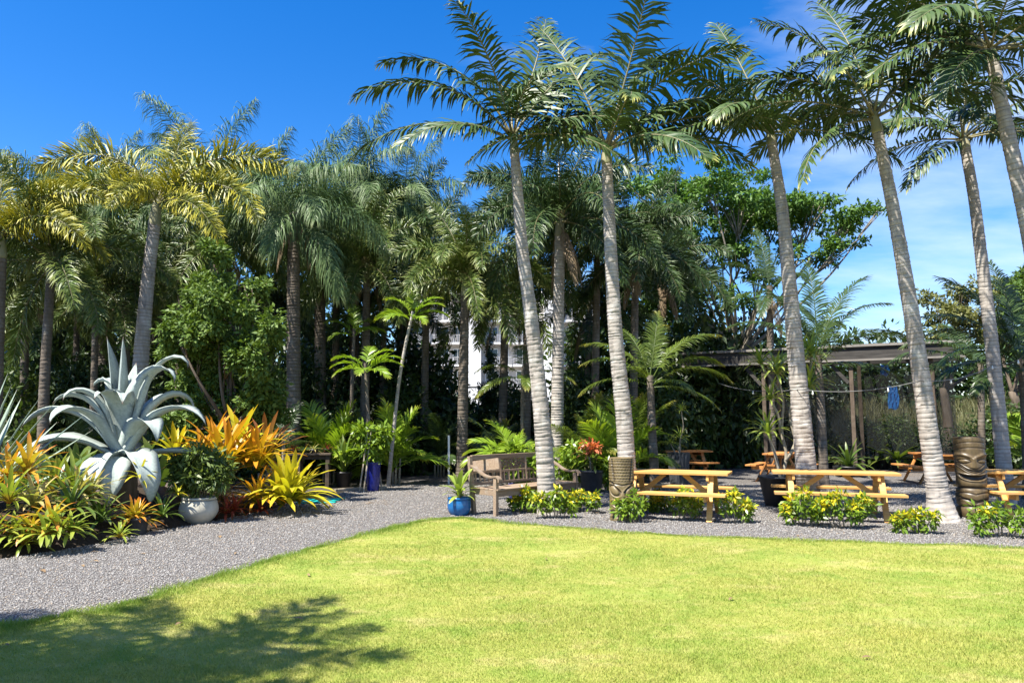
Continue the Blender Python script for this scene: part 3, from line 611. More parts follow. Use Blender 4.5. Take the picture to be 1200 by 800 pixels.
# the palm whose crown shades the lawn corner; it stands beside the photographer, outside the frame
def upright_palm(label, x, y, h, species, seed, n=15, group=None, w=(0.36, 0.22), shaft=0.9, mat='trunk', name='king_palm', fs=1.0):
    t = thing(name, label, 'palm tree', (x, y, 0), 0, group); r = np.random.default_rng(seed)
    put('trunk', trunk_mesh('trunk', [(0, 0, -0.06), (0.05, 0, h*0.5), (0, 0.05, h)], w[0]/2, w[1]/2, M[mat], seed=seed), t)
    b = MB(); b.tube([(0, 0.05, h-0.05), (0, 0.05, h+shaft*0.5), (0, 0.05, h+shaft)], [w[1]*0.56, w[1]*0.5, w[1]*0.22], 12); b.build('crownshaft', M['shaft'], t, True)
    for i in range(n):
        k = min(7, int((i/n)**0.85*7.4+r.uniform(0, 0.8))); a = R(i*137.5)+r.uniform(-0.3, 0.3); s = fs*r.uniform(0.9, 1.1)
        put('frond', SETS[species][k], t, (0.03*cos(a), 0.05+0.03*sin(a), h+shaft-0.02*k), (r.uniform(-0.2, 0.2), r.uniform(-0.08, 0.08), a), (s, s*r.choice([-1, 1]), s))
    return t
upright_palm('palm beside the lawn corner whose frond shadow falls on the grass', -5.9, 2.05, 4.9, 'king', 17, n=36)

# ------------------------------------------------------------------ grove behind: foxtail and queen palms
FG, QG = 'foxtail palms of the grove', 'queen palms at the back of the grove'
palm('foxtail_palm', 'foxtail palm with golden plume fronds and smooth grey trunk behind the agave', 'palm tree',
     [(160, 560), (164, 440), (172, 340), (181, 262)], 17.5, 'foxgold',
     [(180, 2, 1.15), (188, 4, 1.05), (165, 3, 1.1), (110, 0, 0.95), (2, 2, 1.15), (352, 4, 1.0), (215, 5, 0.9), (330, 6, 0.8), (60, 2, 1.0), (270, 5, 0.7)],
     w=(0.42, 0.27), shaft=0.6, fs=1.2, seed=21, ring=0.12, flare=0.15)
palm('foxtail_palm', 'foxtail palm with golden plume fronds and slim trunk beside the furcraea', 'palm tree',
     [(-6, 560), (-5, 440), (0, 300)], 15.5, 'foxgold',
     [(0, 2, 0.95), (345, 4, 0.9), (180, 2, 1), (100, 0, 0.9), (60, 1, 0.9), (280, 5, 0.8), (30, 4, 0.85), (140, 2, 1), (220, 3, 1)], w=(0.30, 0.24), shaft=0.5, seed=22, mat='trunk_d', flare=0.1)
palm('foxtail_palm', 'shaded foxtail palm with slim dark trunk beside the golden foxtail', 'palm tree',
     [(50, 555), (52, 450), (59, 330)], 16.5, 'foxtail', None, w=(0.25, 0.18), shaft=0.5, seed=23, n=13, mat='trunk_d', flare=0.1)
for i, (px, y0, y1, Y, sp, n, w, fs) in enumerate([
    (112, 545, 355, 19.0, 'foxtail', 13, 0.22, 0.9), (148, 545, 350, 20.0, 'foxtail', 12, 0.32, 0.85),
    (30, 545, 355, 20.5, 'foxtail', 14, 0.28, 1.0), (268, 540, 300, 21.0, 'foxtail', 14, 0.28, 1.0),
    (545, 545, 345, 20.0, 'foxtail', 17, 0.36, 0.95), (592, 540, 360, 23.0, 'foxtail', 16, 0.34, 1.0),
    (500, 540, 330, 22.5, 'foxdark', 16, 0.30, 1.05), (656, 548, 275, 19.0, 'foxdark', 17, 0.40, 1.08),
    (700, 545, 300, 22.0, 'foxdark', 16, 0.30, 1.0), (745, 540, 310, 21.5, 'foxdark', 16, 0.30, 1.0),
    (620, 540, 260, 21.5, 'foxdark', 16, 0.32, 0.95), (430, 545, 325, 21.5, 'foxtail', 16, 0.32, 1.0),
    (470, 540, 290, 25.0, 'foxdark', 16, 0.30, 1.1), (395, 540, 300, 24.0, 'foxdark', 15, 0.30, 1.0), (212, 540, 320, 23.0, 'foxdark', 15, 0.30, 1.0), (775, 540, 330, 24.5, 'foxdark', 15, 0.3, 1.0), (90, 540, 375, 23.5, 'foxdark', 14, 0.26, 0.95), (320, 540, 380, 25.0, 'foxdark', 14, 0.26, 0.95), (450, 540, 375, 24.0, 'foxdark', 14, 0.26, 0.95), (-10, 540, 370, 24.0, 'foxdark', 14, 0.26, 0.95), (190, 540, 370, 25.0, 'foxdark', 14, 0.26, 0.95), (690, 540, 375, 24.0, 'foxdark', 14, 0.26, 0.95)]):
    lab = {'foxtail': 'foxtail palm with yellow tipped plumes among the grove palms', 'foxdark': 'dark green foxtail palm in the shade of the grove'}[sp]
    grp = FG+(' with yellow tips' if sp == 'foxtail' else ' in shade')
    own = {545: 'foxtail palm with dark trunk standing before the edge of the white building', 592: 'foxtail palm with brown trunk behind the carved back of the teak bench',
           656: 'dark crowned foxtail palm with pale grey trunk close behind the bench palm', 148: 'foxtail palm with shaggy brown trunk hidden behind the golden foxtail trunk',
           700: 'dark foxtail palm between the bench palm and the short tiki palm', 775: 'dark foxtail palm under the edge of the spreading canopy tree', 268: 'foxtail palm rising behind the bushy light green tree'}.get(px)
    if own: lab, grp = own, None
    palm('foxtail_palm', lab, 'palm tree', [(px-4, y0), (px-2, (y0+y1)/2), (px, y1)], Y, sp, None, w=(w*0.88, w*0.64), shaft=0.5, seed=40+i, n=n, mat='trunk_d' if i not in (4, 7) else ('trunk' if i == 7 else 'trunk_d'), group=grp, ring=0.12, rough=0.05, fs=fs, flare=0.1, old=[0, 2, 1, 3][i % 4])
palm('queen_palm', 'queen palm with straight brown trunk beside the leafy green tree', 'palm tree',
     [(345, 548), (344, 430), (344, 300), (346, 250)], 19.5, 'queen', None, w=(0.40, 0.30), seed=61, n=17, mat='trunk_d', rough=0.05, flare=0.15, fs=0.85, old=3)
for i, (px, y1, Y, n, fs) in enumerate([(243, 218, 24.0, 19, 1.05), (415, 240, 24.5, 19, 1.0), (470, 245, 26.0, 18, 1.0), (120, 240, 26.0, 16, 0.95), (60, 240, 27.0, 16, 0.95), (305, 252, 26.0, 16, 0.95), (180, 255, 27.0, 15, 0.9), (375, 265, 22.5, 16, 0.85)]):
    own = {0: 'tallest queen palm of the grove with its crown clear against the sky', 2: 'queen palm with drooping blue green fronds reaching the open sky gap'}.get(i)
    palm('queen_palm', own or 'tall queen palm with drooping blue green fronds above the grove', 'palm tree',
         [(px+2, 540), (px, 400), (px+1, y1)], Y, 'queen', None, w=(0.38, 0.28), seed=70+i, n=n, mat='trunk_d', group=None if own else QG, rough=0.05, fs=fs, flare=0.1, old=2)
# slim bright young palms in front of the shade
palm('areca_palm', 'young bright yellow green palm on a thin stem above the cobalt pot', 'palm tree', [(436, 560), (432, 500), (428, 425)], 18.0, 'areca',
     [(185, 4, 0.9), (170, 3, 0.95), (5, 3, 1.0), (350, 4, 1.0), (320, 5, 0.9), (220, 5, 0.9), (90, 1, 0.8), (30, 2, 0.9), (270, 5, 0.8)], w=(0.11, 0.07), fs=0.82, seed=81, mat='trunk_d', flare=0.1, ring=0.07)
palm('areca_palm', 'young bright palm on a slender slanting pale stem', 'palm tree', [(455, 545), (466, 460), (474, 410), (484, 365)], 18.5, 'areca',
     [(180, 4, 1.0), (5, 4, 1.05), (350, 3, 1.0), (20, 2, 1.0), (160, 2, 1.0), (230, 5, 0.9), (300, 5, 0.9), (100, 0, 0.8)], w=(0.10, 0.07), fs=0.8, seed=82, flare=0.1, ring=0.09)
palm('areca_palm', 'small young palm half hidden in front of the queen palm trunks', 'palm tree', [(411, 548), (412, 470), (415, 385)], 20.5, 'areca',
     [(180, 3, 0.8), (5, 4, 0.8), (60, 2, 0.8), (230, 5, 0.7), (320, 4, 0.8), (110, 0, 0.7)], w=(0.13, 0.09), seed=83, mat='trunk_d', flare=0.1, ring=0.09)
palm('areca_palm', 'young palm with a few golden fronds against the white building', 'palm tree', [(612, 545), (612, 470), (613, 430)], 19.5, 'coco',
     [(185, 4, 0.45), (5, 5, 0.45), (340, 5, 0.5), (215, 6, 0.5), (275, 6, 0.45), (90, 2, 0.5)], w=(0.11, 0.08), seed=84, mat='trunk_d', flare=0.1)
# coconut type palms
palm('coconut_palm', 'low coconut palm with long arching yellow green fronds behind the short tiki', 'palm tree', [(768, 552), (764, 500), (762, 440)], 17.3, 'coco',
     [(2, 3, 0.62), (352, 4, 0.66), (12, 2, 0.7), (340, 6, 0.55), (180, 3, 0.6), (192, 5, 0.6), (160, 2, 0.65), (100, 0, 0.6), (60, 1, 0.6), (230, 4, 0.5), (300, 5, 0.5), (130, 1, 0.6)], w=(0.22, 0.16), seed=91, flare=0.4, mat='trunk_d')
palm('coconut_palm', 'dark green coconut palm behind the dracaena tub', 'palm tree', [(965, 545), (962, 470), (958, 415)], 17.5, 'cocodark',
     [(5, 2, 0.8), (355, 4, 0.85), (350, 6, 0.7), (20, 1, 0.85), (180, 3, 0.8), (170, 1, 0.85), (95, 0, 0.85), (130, 1, 0.8), (60, 2, 0.8), (210, 5, 0.6), (320, 3, 0.7)], w=(0.22, 0.16), seed=92, flare=0.3, mat='trunk_d')
palm('coconut_palm', 'green feather palm at the end of the pergola beam', 'palm tree', [(1205, 560), (1202, 480), (1198, 420)], 15.5, 'cocodark',
     [(180, 3, 0.75), (190, 5, 0.7), (165, 2, 0.8), (150, 1, 0.85), (200, 4, 0.8), (95, 0, 0.85), (0, 3, 0.8), (30, 2, 0.8), (240, 4, 0.6), (300, 5, 0.7), (120, 1, 0.8), (215, 6, 0.7)], w=(0.22, 0.16), seed=93, flare=0.3, mat='trunk_d')
palm('coconut_palm', 'small feather palm arching over the pergola corner', 'palm tree', [(1150, 545), (1150, 470), (1149, 425)], 18.5, 'cocodark',
     [(180, 3, 0.75), (190, 5, 0.65), (175, 4, 0.8), (95, 1, 0.6), (0, 3, 0.7), (240, 4, 0.5), (120, 2, 0.7)], w=(0.18, 0.14), seed=94, flare=0.3, mat='trunk_d')
palm('coconut_palm', 'dark tall palm with hanging leaves behind the leaning grey palm', 'palm tree', [(905, 540), (903, 420), (902, 335)], 24.0, 'cocodark',
     [(95, 0, 0.8), (85, 1, 0.7), (180, 7, 0.7), (0, 7, 0.7), (200, 6, 0.65), (300, 7, 0.6), (150, 2, 0.7), (30, 3, 0.7), (240, 7, 0.6)], w=(0.26, 0.2), seed=95, mat='trunk_d', old=3)

# ------------------------------------------------------------------ broadleaf trees, hedges, understory
def tree(name, label, base, trunk_h, r0, clumps, n, size, mat, bark='bark', seed=0, group=None, cat='tree', shell=0.35, limbs=True, lump=0.25, aspect=0.42):
    """clumps in metres relative to the foot; tapered limbs run from the trunk into every clump"""
    r = np.random.default_rng(seed); t = thing(name, label, cat, base, 0, group)
    b = MB(); top = np.array([r.uniform(-0.15, 0.15), 0, trunk_h])
    b.tube(curve([(0, 0, -0.08), (0.06*trunk_h*r.uniform(-1, 1), 0, trunk_h*0.5), top], 10), np.linspace(r0*1.25, r0*0.7, 10), 10)
    b.build('trunk', M[bark], t, True)
    if limbs:
        for c in clumps:
            c = np.array(c); e = c[:3]-np.array([0, 0, c[5]*0.2]); D_ = np.linalg.norm(e-top); mid = top*0.55+e*0.45+np.array([r.uniform(-.16, .16), r.uniform(-.16, .16), r.uniform(-0.16, 0.06)])*D_
            lb = MB(); lb.tube(curve([top-np.array([0, 0, 0.15]), mid, e], 10), np.linspace(r0*0.38, r0*0.08, 10), 7)
            for q in range(3):
                f = e+np.array([r.uniform(-.7, .7)*c[3], r.uniform(-.7, .7)*c[4], r.uniform(-.1, .6)*c[5]]); lb.tube([mid*0.4+e*0.6, (mid+f)/2*0.3+f*0.35+e*0.35, f], [r0*0.18, r0*0.12, r0*0.05], 5)
            lb.build('limb', M[bark], t, True)
    put('crown', foliage('crown', split(clumps, 6, 0.42, seed), n, size, M[mat], seed, shell, lump=lump, aspect=aspect), t)
    return t
def rel(base, lst, Y, dy=0.0):
    """clumps given as photo centre, half width, half height in photo units at distance Y"""
    out = []
    for px, py, hw, hh in lst:
        c = at(px, py, Y+random.uniform(-dy, dy)); out.append((c[0]-base[0], c[1]-base[1], c[2], hw*Y/FPX, (hw*0.8+8)*Y/FPX, hh*Y/FPX))
    return out
def split(cl, k, f, seed):
    r = np.random.default_rng(seed); out = []
    for c in cl:
        for q in range(k):
            d = nrm(r.normal(size=3))*r.uniform(0.45, 1.3); g = f*r.uniform(0.7, 1.3)
            out.append((c[0]+d[0]*c[3], c[1]+d[1]*c[4], c[2]+d[2]*c[5], c[3]*g, c[4]*g, c[5]*g))
    return out
b0 = at(262, 545, 14.8); b0[2] = 0
tree('leafy_tree', 'bushy light green broadleaf tree between the foxtail and queen palm trunks', b0, 1.6, 0.12,
     rel(b0, [(255, 330, 34, 30), (235, 370, 34, 32), (285, 365, 34, 30), (225, 420, 30, 32), (265, 420, 42, 36), (305, 410, 28, 32), (245, 470, 40, 34), (290, 470, 38, 36), (210, 395, 22, 22), (315, 455, 20, 28), (228, 500, 30, 22), (280, 510, 40, 22), (318, 495, 20, 24), (250, 300, 16, 14), (300, 335, 16, 14)], 14.8, 0.7), 30000, 0.125, 'ficus', seed=5, lump=0.4)
b0 = at(868, 545, 27.0); b0[2] = 0
tree('spreading_tree', 'spreading canopy tree with flat leafy layers against the sky', b0, 4.0, 0.17,
     rel(b0, [(778, 205, 26, 17), (765, 240, 38, 20), (812, 232, 32, 18), (850, 225, 30, 20), (880, 215, 28, 18), (900, 250, 46, 20), (845, 265, 36, 18), (800, 275, 30, 16), (945, 252, 36, 16), (985, 262, 28, 10), (1008, 252, 26, 9), (1030, 246, 14, 6), (990, 284, 24, 8), (962, 236, 20, 7), (760, 300, 34, 20), (870, 300, 24, 10), (820, 318, 26, 14), (780, 350, 30, 18), (860, 350, 20, 12), (740, 215, 20, 18), (830, 205, 30, 14), (870, 240, 40, 22), (790, 255, 36, 20), (835, 290, 34, 14), (925, 270, 34, 12), (745, 265, 28, 20), (890, 325, 24, 12), (800, 330, 26, 16), (950, 300, 30, 8)], 27.0, 1.6), 27000, 0.20, 'canopy', 'limb', seed=6, lump=0.5)
b0 = at(1110, 545, 27.0); b0[2] = 0
tree('olive_tree', 'dry olive green feathery tree beyond the pergola beam', b0, 2.8, 0.18,
     rel(b0, [(1100, 365, 22, 20), (1130, 350, 26, 22), (1140, 385, 30, 24), (1095, 395, 26, 18), (1160, 345, 20, 22), (1170, 380, 26, 24)], 27.0, 0.8), 11000, 0.16, 'olive', seed=7, lump=0.5)
b0 = at(1195, 545, 25.0); b0[2] = 0
tree('broadleaf_tree', 'green rounded tree beside the dry olive feathery tree', b0, 2.6, 0.18,
     rel(b0, [(1190, 350, 22, 24), (1210, 340, 26, 28), (1205, 390, 34, 30), (1235, 370, 34, 40)], 25.0, 0.8), 7000, 0.18, 'ficus', seed=8)
b0 = at(560, 548, 26.0); b0[2] = 0
tree('conifer_shrub', 'narrow dark conifer shrub in front of the white building', b0, 1.0, 0.07,
     rel(b0, [(577, 402, 7, 14), (575, 425, 12, 14), (572, 450, 17, 16), (570, 475, 22, 18), (568, 500, 24, 18)], 26.0, 0.2), 5000, 0.12, 'hedge', seed=9, limbs=False, shell=0.2)

SHRUB = [foliage('foliage', [(0, 0, 1.35, 1.5, 1.1, 1.3), (-0.9, 0.1, 0.9, 0.9, 0.8, 0.8), (0.95, -0.1, 1.0, 0.9, 0.8, 0.9), (0.2, -0.5, 0.6, 1.0, 0.6, 0.6), (0.1, 0.0, 2.3, 0.8, 0.7, 0.7)], 5200, 0.20, M[m], 100+i, 0.3, lump=0.4) for i, m in enumerate(('hedge', 'hedge2', 'hedge', 'hedge2'))]
STEMS = MB()
for k in range(5): STEMS.tube([(0.05*k-0.1, 0, -0.05), (0.3*(k-2), 0.1*(k % 2), 0.8), (0.5*(k-2), 0.2, 1.7)], [0.035, 0.028, 0.012], 6)
STEMM = STEMS.mesh('stems', True, M['bark'])
def shrub(x, y, s, k, label, group, sz=1.0):
    t = thing('shrub', label, 'shrub', (x, y, 0), random.uniform(0, 6.28), group)
    put('stems', STEMM, t, sc=(s, s, s*sz)); put('foliage', SHRUB[k], t, sc=(s, s, s*sz)); return t
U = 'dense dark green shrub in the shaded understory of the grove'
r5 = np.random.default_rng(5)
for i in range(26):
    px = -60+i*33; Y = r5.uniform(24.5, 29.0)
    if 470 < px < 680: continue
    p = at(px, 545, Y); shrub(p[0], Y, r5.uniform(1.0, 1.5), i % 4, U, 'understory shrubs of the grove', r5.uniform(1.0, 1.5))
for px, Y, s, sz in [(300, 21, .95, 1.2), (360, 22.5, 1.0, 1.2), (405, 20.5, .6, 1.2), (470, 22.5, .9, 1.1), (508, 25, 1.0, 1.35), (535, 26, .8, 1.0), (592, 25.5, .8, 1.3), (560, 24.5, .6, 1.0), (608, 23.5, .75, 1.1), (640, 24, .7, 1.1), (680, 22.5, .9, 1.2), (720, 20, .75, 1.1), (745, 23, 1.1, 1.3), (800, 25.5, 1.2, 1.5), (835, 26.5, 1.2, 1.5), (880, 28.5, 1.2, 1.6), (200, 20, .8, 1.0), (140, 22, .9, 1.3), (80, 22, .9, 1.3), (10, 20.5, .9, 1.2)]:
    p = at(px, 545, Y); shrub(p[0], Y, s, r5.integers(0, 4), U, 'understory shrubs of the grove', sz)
def clump_palm(px, Y, sp, n, fs, label, group, seed):
    p = at(px, 545, Y); t = thing('clump_palm', label, 'palm', (p[0], Y, 0), 0, group); r = np.random.default_rng(seed)
    b = MB()
    for k in range(4): b.tube([(0.08*k-.12, 0.05*(k % 2), -0.05), (0.09*k-.13, 0.05*(k % 2), 0.35+0.1*k)], [0.035, 0.025], 6)
    b.build('stems', M['stem'], t, True)
    for i in range(n):
        a = R(137.5*i)+r.uniform(-.3, .3); k = int(np.clip(i/n*5+r.uniform(-.5, .8), 0, 5)); s_ = fs*r.uniform(0.8, 1.15)
        put('frond', SETS[sp][k], t, (0.08*r.uniform(-1, 1), 0.05*r.uniform(-1, 1), 0.3+0.25*r.random()), (r.uniform(-.3, .3), 0, a), (s_, s_, s_))
for i, (px, Y, sp, n, fs) in enumerate([(385, 19.5, 'areca', 14, 1.3), (462, 19.0, 'areca', 15, 1.3), (515, 21.5, 'cocodark', 12, 0.55), (585, 21.0, 'coco', 12, 0.5), (600, 18.5, 'areca', 13, 1.15), (688, 18.8, 'coco', 14, 0.6), (722, 17.6, 'areca', 15, 1.35), (742, 19.5, 'coco', 13, 0.65), (310, 18.0, 'cocodark', 13, 0.55), (345, 21.5, 'areca', 12, 1.2), (200, 17.6, 'cocodark', 12, 0.6), (100, 18.0, 'cocodark', 12, 0.6), (20, 17.8, 'coco', 12, 0.55), (1225, 17.5, 'areca', 14, 1.4)]):
    own = {600: 'bright green clumping palm right behind the teak bench', 722: 'bright green clumping palm between the red flowered planter and the low coconut palm', 385: 'bright green clumping palm beside the nursery bench', 462: 'bright green clumping palm beside the slender slanting pale stem'}.get(px)
    clump_palm(px, Y, sp, n, fs, own or {'areca': 'bright green clumping palm at the sunny edge of the understory', 'coco': 'low yellow green feather palm among the grove trunks', 'cocodark': 'low dark green feather palm among the grove trunks'}[sp], {'areca': 'bright clumping palms', 'coco': 'low yellow green feather palms', 'cocodark': 'low dark feather palms'}[sp] if not own else None, 600+i)
# far wood that closes the view below the crowns
def far_wood():
    ell = []
    r = np.random.default_rng(3)
    for x in np.arange(-34, 40, 2.6):
        if -7 < x < 3.2: ell.append((x, 36+r.uniform(-1, 1), 1.1, 2.0, 1.5, 1.6)); continue
        h = r.uniform(7.0, 9.0) if x < 9 else r.uniform(4.6, 5.4)
        ell.append((x, 35+r.uniform(-2, 2), h*0.5, 2.2, 1.8, h*0.55)); ell.append((x+1.2, 37+r.uniform(-1, 1), h*0.8, 2.0, 1.6, h*0.4))
    o = put('far_wood', foliage('far_wood', ell, 60000, 0.45, M['hedge'], 4, 0.4, lump=0.4)); kind(o, 'stuff')
    tag(o, 'dark mass of leaves closing the view behind the grove', 'foliage')
far_wood()
# bank behind the pergola
def bank():
    V = []; F = []; r = np.random.default_rng(8); nx, ny = 40, 8
    for j in range(ny):
        for i in range(nx):
            x = 6+i*0.62; y = 27.5+j*1.0; V.append((x, y, -0.1+2.6*(j/(ny-1))**0.8*(1-math.exp(-(i+1)/5))+r.uniform(-.08, .08)))
    F = [(j*nx+i, j*nx+i+1, (j+1)*nx+i+1, (j+1)*nx+i) for j in range(ny-1) for i in range(nx-1)]
    o = MB().add(V, F).build('bank_terrain', M['ground'], None, True); kind(o, 'structure')
    V = np.array(V); n = 26000; k = r.integers(0, len(V)-nx-1, n); P = V[k]+r.uniform(-.5, .5, (n, 3))*np.array([1, 1, 0.1])
    h = r.uniform(0.25, 0.75, n); a = r.uniform(0, 6.28, n); w = 0.03
    W = np.stack([np.cos(a)*w, np.sin(a)*w, 0*a], 1); T = P+np.stack([r.normal(0, .22, n), r.normal(0, .22, n), h], 1)
    A = np.repeat(np.stack([r.random(n)*0.5, 0*h, r.random(n)], 1), 3, 0)
    o = put('bank_grass', np_mesh('bank_grass', np.stack([P-W, P+W, T], 1).reshape(-1, 3), np.arange(3*n).reshape(-1, 3), A, M['drygrass'])); kind(o, 'stuff')
    tag(o, 'dry olive grass on the bank behind the pergola', 'grass')
bank()
for px, Y, s in [(1010, 25.8, .62), (1050, 26.2, .7), (1090, 25.6, .55), (1180, 24, .8), (1225, 22, .9)]:
    p = at(px, 545, Y); shrub(p[0], Y, s, r5.integers(0, 4), 'low green shrub at the foot of the dry grass bank', 'shrubs below the bank', 0.9)

# ------------------------------------------------------------------ white apartment building far behind
def building():
    Y = 90.0; x0, x1 = -14.0, 11.0; H = 17.5; st = 2.75
    t = thing('apartment_building', 'white apartment building with stacked balconies seen between the palms', 'building', (0, Y, 0))
    MB().box(((x0+x1)/2, 7, H/2), (x1-x0, 10, H)).build('wall', M['stucco2'], t)
    MB().box((-4.65, 0.6, H/2+0.3), (1.75, 2.75, H+0.6)).build('stair_tower', M['white'], t)
    MB().box((4.9, 0.9, H/2+0.3), (1.9, 2.15, H+0.6)).build('stair_tower', M['white'], t)
    MB().box((-10.55, 1.1, H/2+0.15), (0.7, 1.75, H+0.3)).build('pier', M['white'], t)
    MB().box(((x0+x1)/2, 6.9, H+0.2), (x1-x0+0.6, 10.5, 0.35)).build('roof', M['white'], t)
    bays = [(-13.9, -10.95), (-10.1, -5.6), (-3.7, 0.0), (0.1, 3.9), (5.95, 10.9)]
    wm = {}
    for f in range(6):
        z = f*st+0.1
        for a, c in bays:
            if z > 0.5: MB().box(((a+c)/2, 1.25, z), (c-a, 1.5, 0.22)).build('balcony', M['white'], t)
            rl = MB(); rl.box(((a+c)/2, 0.58, z+1.05), (c-a, 0.06, 0.07))
            for q in np.arange(a+0.08, c-0.05, 0.16): rl.box((q, 0.58, z+0.56), (0.05, 0.03, 0.92))
            rl.build('railing', M['rail'], t)
            m = (a+c)/2
            for s in ((-0.8, 1.5), (1.05, 1.1)):
                wx = m+s[0]*(c-a)/4.4
                wd = MB(); 
                for ex, ez, dx, dz in ((-s[1]/2, 1.15, .1, 2.0), (s[1]/2, 1.15, .1, 2.0), (0, 2.15, s[1], .1), (0, 1.15, .07, 1.9)): wd.box((wx+ex, 1.95, z+ez), (dx, 0.12, dz))
                w = wd.build('window', M['white'], t); MB().box((wx, 1.975, z+1.15), (s[1]-0.02, 0.04, 1.96)).build('pane', M['glass'], w)
building()
# second white block glimpsed over the trees
# fence behind the grove
ft = thing('iron_fence', 'black iron fence crossing in front of the white building', 'fence', (0, 30, 0))
MB().box((-1.0, 0, 2.95), (9.0, 0.05, 0.06)).build('rail', M['iron'], ft); MB().box((-1.0, 0, 0.25), (9.0, 0.05, 0.05)).build('rail', M['iron'], ft)
for i, x in enumerate(np.arange(-5.4, 3.5, 1.1)): MB().box((x, 0.0, 1.55), (0.07, 0.07, 3.1)).build('post', M['iron'], ft)

# ------------------------------------------------------------------ pergola with shade net
def pergola():
    A = np.array([5.2, 25.4, 0]); B = np.array([12.9, 20.9, 0]); L = np.linalg.norm(B-A); ang = math.atan2(B[1]-A[1], B[0]-A[0])
    t = thing('pergola', 'long weathered timber pergola with dark fascia board behind the tables', 'pergola', A, ang)
    MB().box((L/2, 0, 3.64), (L, 0.06, 0.37)).build('fascia_board', M['grey_wood'], t)
    MB().box((L/2, -0.035, 3.86), (L+0.2, 0.12, 0.075)).build('cap_board', M['pale_wood'], t)
    MB().box((L/2, -0.02, 3.425), (L, 0.09, 0.055)).build('trim_board', M['pale_wood'], t)
    MB().box((L/2, 2.6, 3.62), (L, 0.08, 0.3)).build('rear_beam', M['grey_wood'], t)
    for i in range(11): MB().box((0.2+i*(L-0.4)/10, 1.32, 3.66), (0.06, 2.44, 0.2)).build('rafter', M['grey_wood'], t)
    for x in (0.25, L*0.37, L*0.66, L-0.9):
        MB().box((x, 0.14, 1.70), (0.11, 0.11, 3.45)).build('post', M['dark_wood'], t); MB().box((x, 2.6, 1.70), (0.11, 0.11, 3.46)).build('post', M['dark_wood'], t)
        MB().bar((x-0.08, 0.14, 2.75), (x-0.62, 0.14, 3.4), 0.08, 0.1).build('brace', M['grey_wood'], t)
    for i in range(3):
        a, c = 0.4+i*2.75, 0.4+(i+1)*2.75-0.06
        b = MB(); n = 12
        V = [(a+(c-a)*k/n, 2.75+0.03*sin(k*1.3), z) for z in (0.35, 3.4) for k in range(n+1)]; b.add(V, [(k, k+1, n+2+k, n+1+k) for k in range(n)])
        b.build('shade_net', M['net'], t)
    b = MB(); b.add([(0.1, 0.05, 3.785), (L-0.1, 0.05, 3.785), (L-0.1, 2.55, 3.80), (0.1, 2.55, 3.80)], [(0, 1, 2, 3)]); b.build('shade_net', M['net'], t)
pergola()
for i, (px, py, Y, w, h) in enumerate([(1037, 434, 26.8, .28, .36), (1047, 466, 26.8, .36, .8)]):
    p = at(px, py, Y); b = MB(); n = 8
    V = [(-w/2+w*k/n, 0.06*sin(k*1.9+j), -h/2+h*j/5+0.03*sin(k)) for j in range(6) for k in range(n+1)]
    b.add(V, [(j*(n+1)+k, j*(n+1)+k+1, (j+1)*(n+1)+k+1, (j+1)*(n+1)+k) for j in range(5) for k in range(n)])
    o = b.build('blue_tarp', M['blue_cloth']); o.location = (p[0], Y, p[2])
    sm = o.modifiers.new('thickness', 'SOLIDIFY'); sm.thickness = 0.02
    tag(o, ['small scrap of blue tarp hanging high behind the pergola', 'folded blue tarp hanging behind the pergola net'][i], 'tarp')

# ------------------------------------------------------------------ picnic tables
def picnic(label, x, y, rz, mat, group=None, L=1.83, seed=0):
    t = thing('picnic_table', label, 'picnic table', (x, y, 0), rz, group); m = M[mat]
    for k in range(5): MB().box((0, (k-2)*0.146, 0.735), (L+0.006*(k % 3), 0.138, 0.04)).build('table_plank', m, t, bevel=0.004)
    for s in (-1, 1):
        for k in range(2): MB().box((0, s*(0.60+0.145*k), 0.435), (L, 0.137, 0.04)).build('seat_plank', m, t, bevel=0.004)
    for e in (-1, 1):
        xx = e*(L/2-0.28)
        for s in (-1, 1): MB().bar((xx, s*0.60, 0.0), (xx, s*0.22, 0.713), 0.042, 0.09, (1, 0, 0)).build('leg', m, t, bevel=0.003)
        MB().box((xx-e*0.045, 0, 0.365), (0.042, 1.46, 0.09)).build('seat_support', m, t, bevel=0.003)
        MB().box((xx-e*0.045, 0, 0.668), (0.042, 0.68, 0.085)).build('top_support', m, t, bevel=0.003)
        MB().bar((xx-e*0.07, 0.0, 0.37), (e*0.16, 0.0, 0.705), 0.04, 0.08).build('brace', m, t, bevel=0.003)
    return t
picnic('yellow pine picnic table beside the short tiki carving', 2.76, 12.75, R(-22), 'wood_y', L=1.83)
picnic('yellow pine picnic table between the two leaning palms', 5.42, 12.65, R(-17), 'wood_y', L=1.95)
picnic('yellow pine picnic table that runs out past the tall tiki', 8.98, 12.8, R(-8), 'wood_y', L=2.05)
p = at(803, 545, 21.5); picnic('orange stained picnic table behind the charcoal ribbed pot', p[0], 21.5, R(8), 'wood_o', L=1.4)
p = at(918, 545, 20.0); picnic('orange stained picnic table behind the multi stemmed dracaena', p[0], 20.0, R(58), 'wood_o', L=1.5)
p = at(1096, 545, 19.5); picnic('orange stained picnic table seen end on behind the flared palm', p[0], 19.5, R(82), 'wood_o', L=1.6)

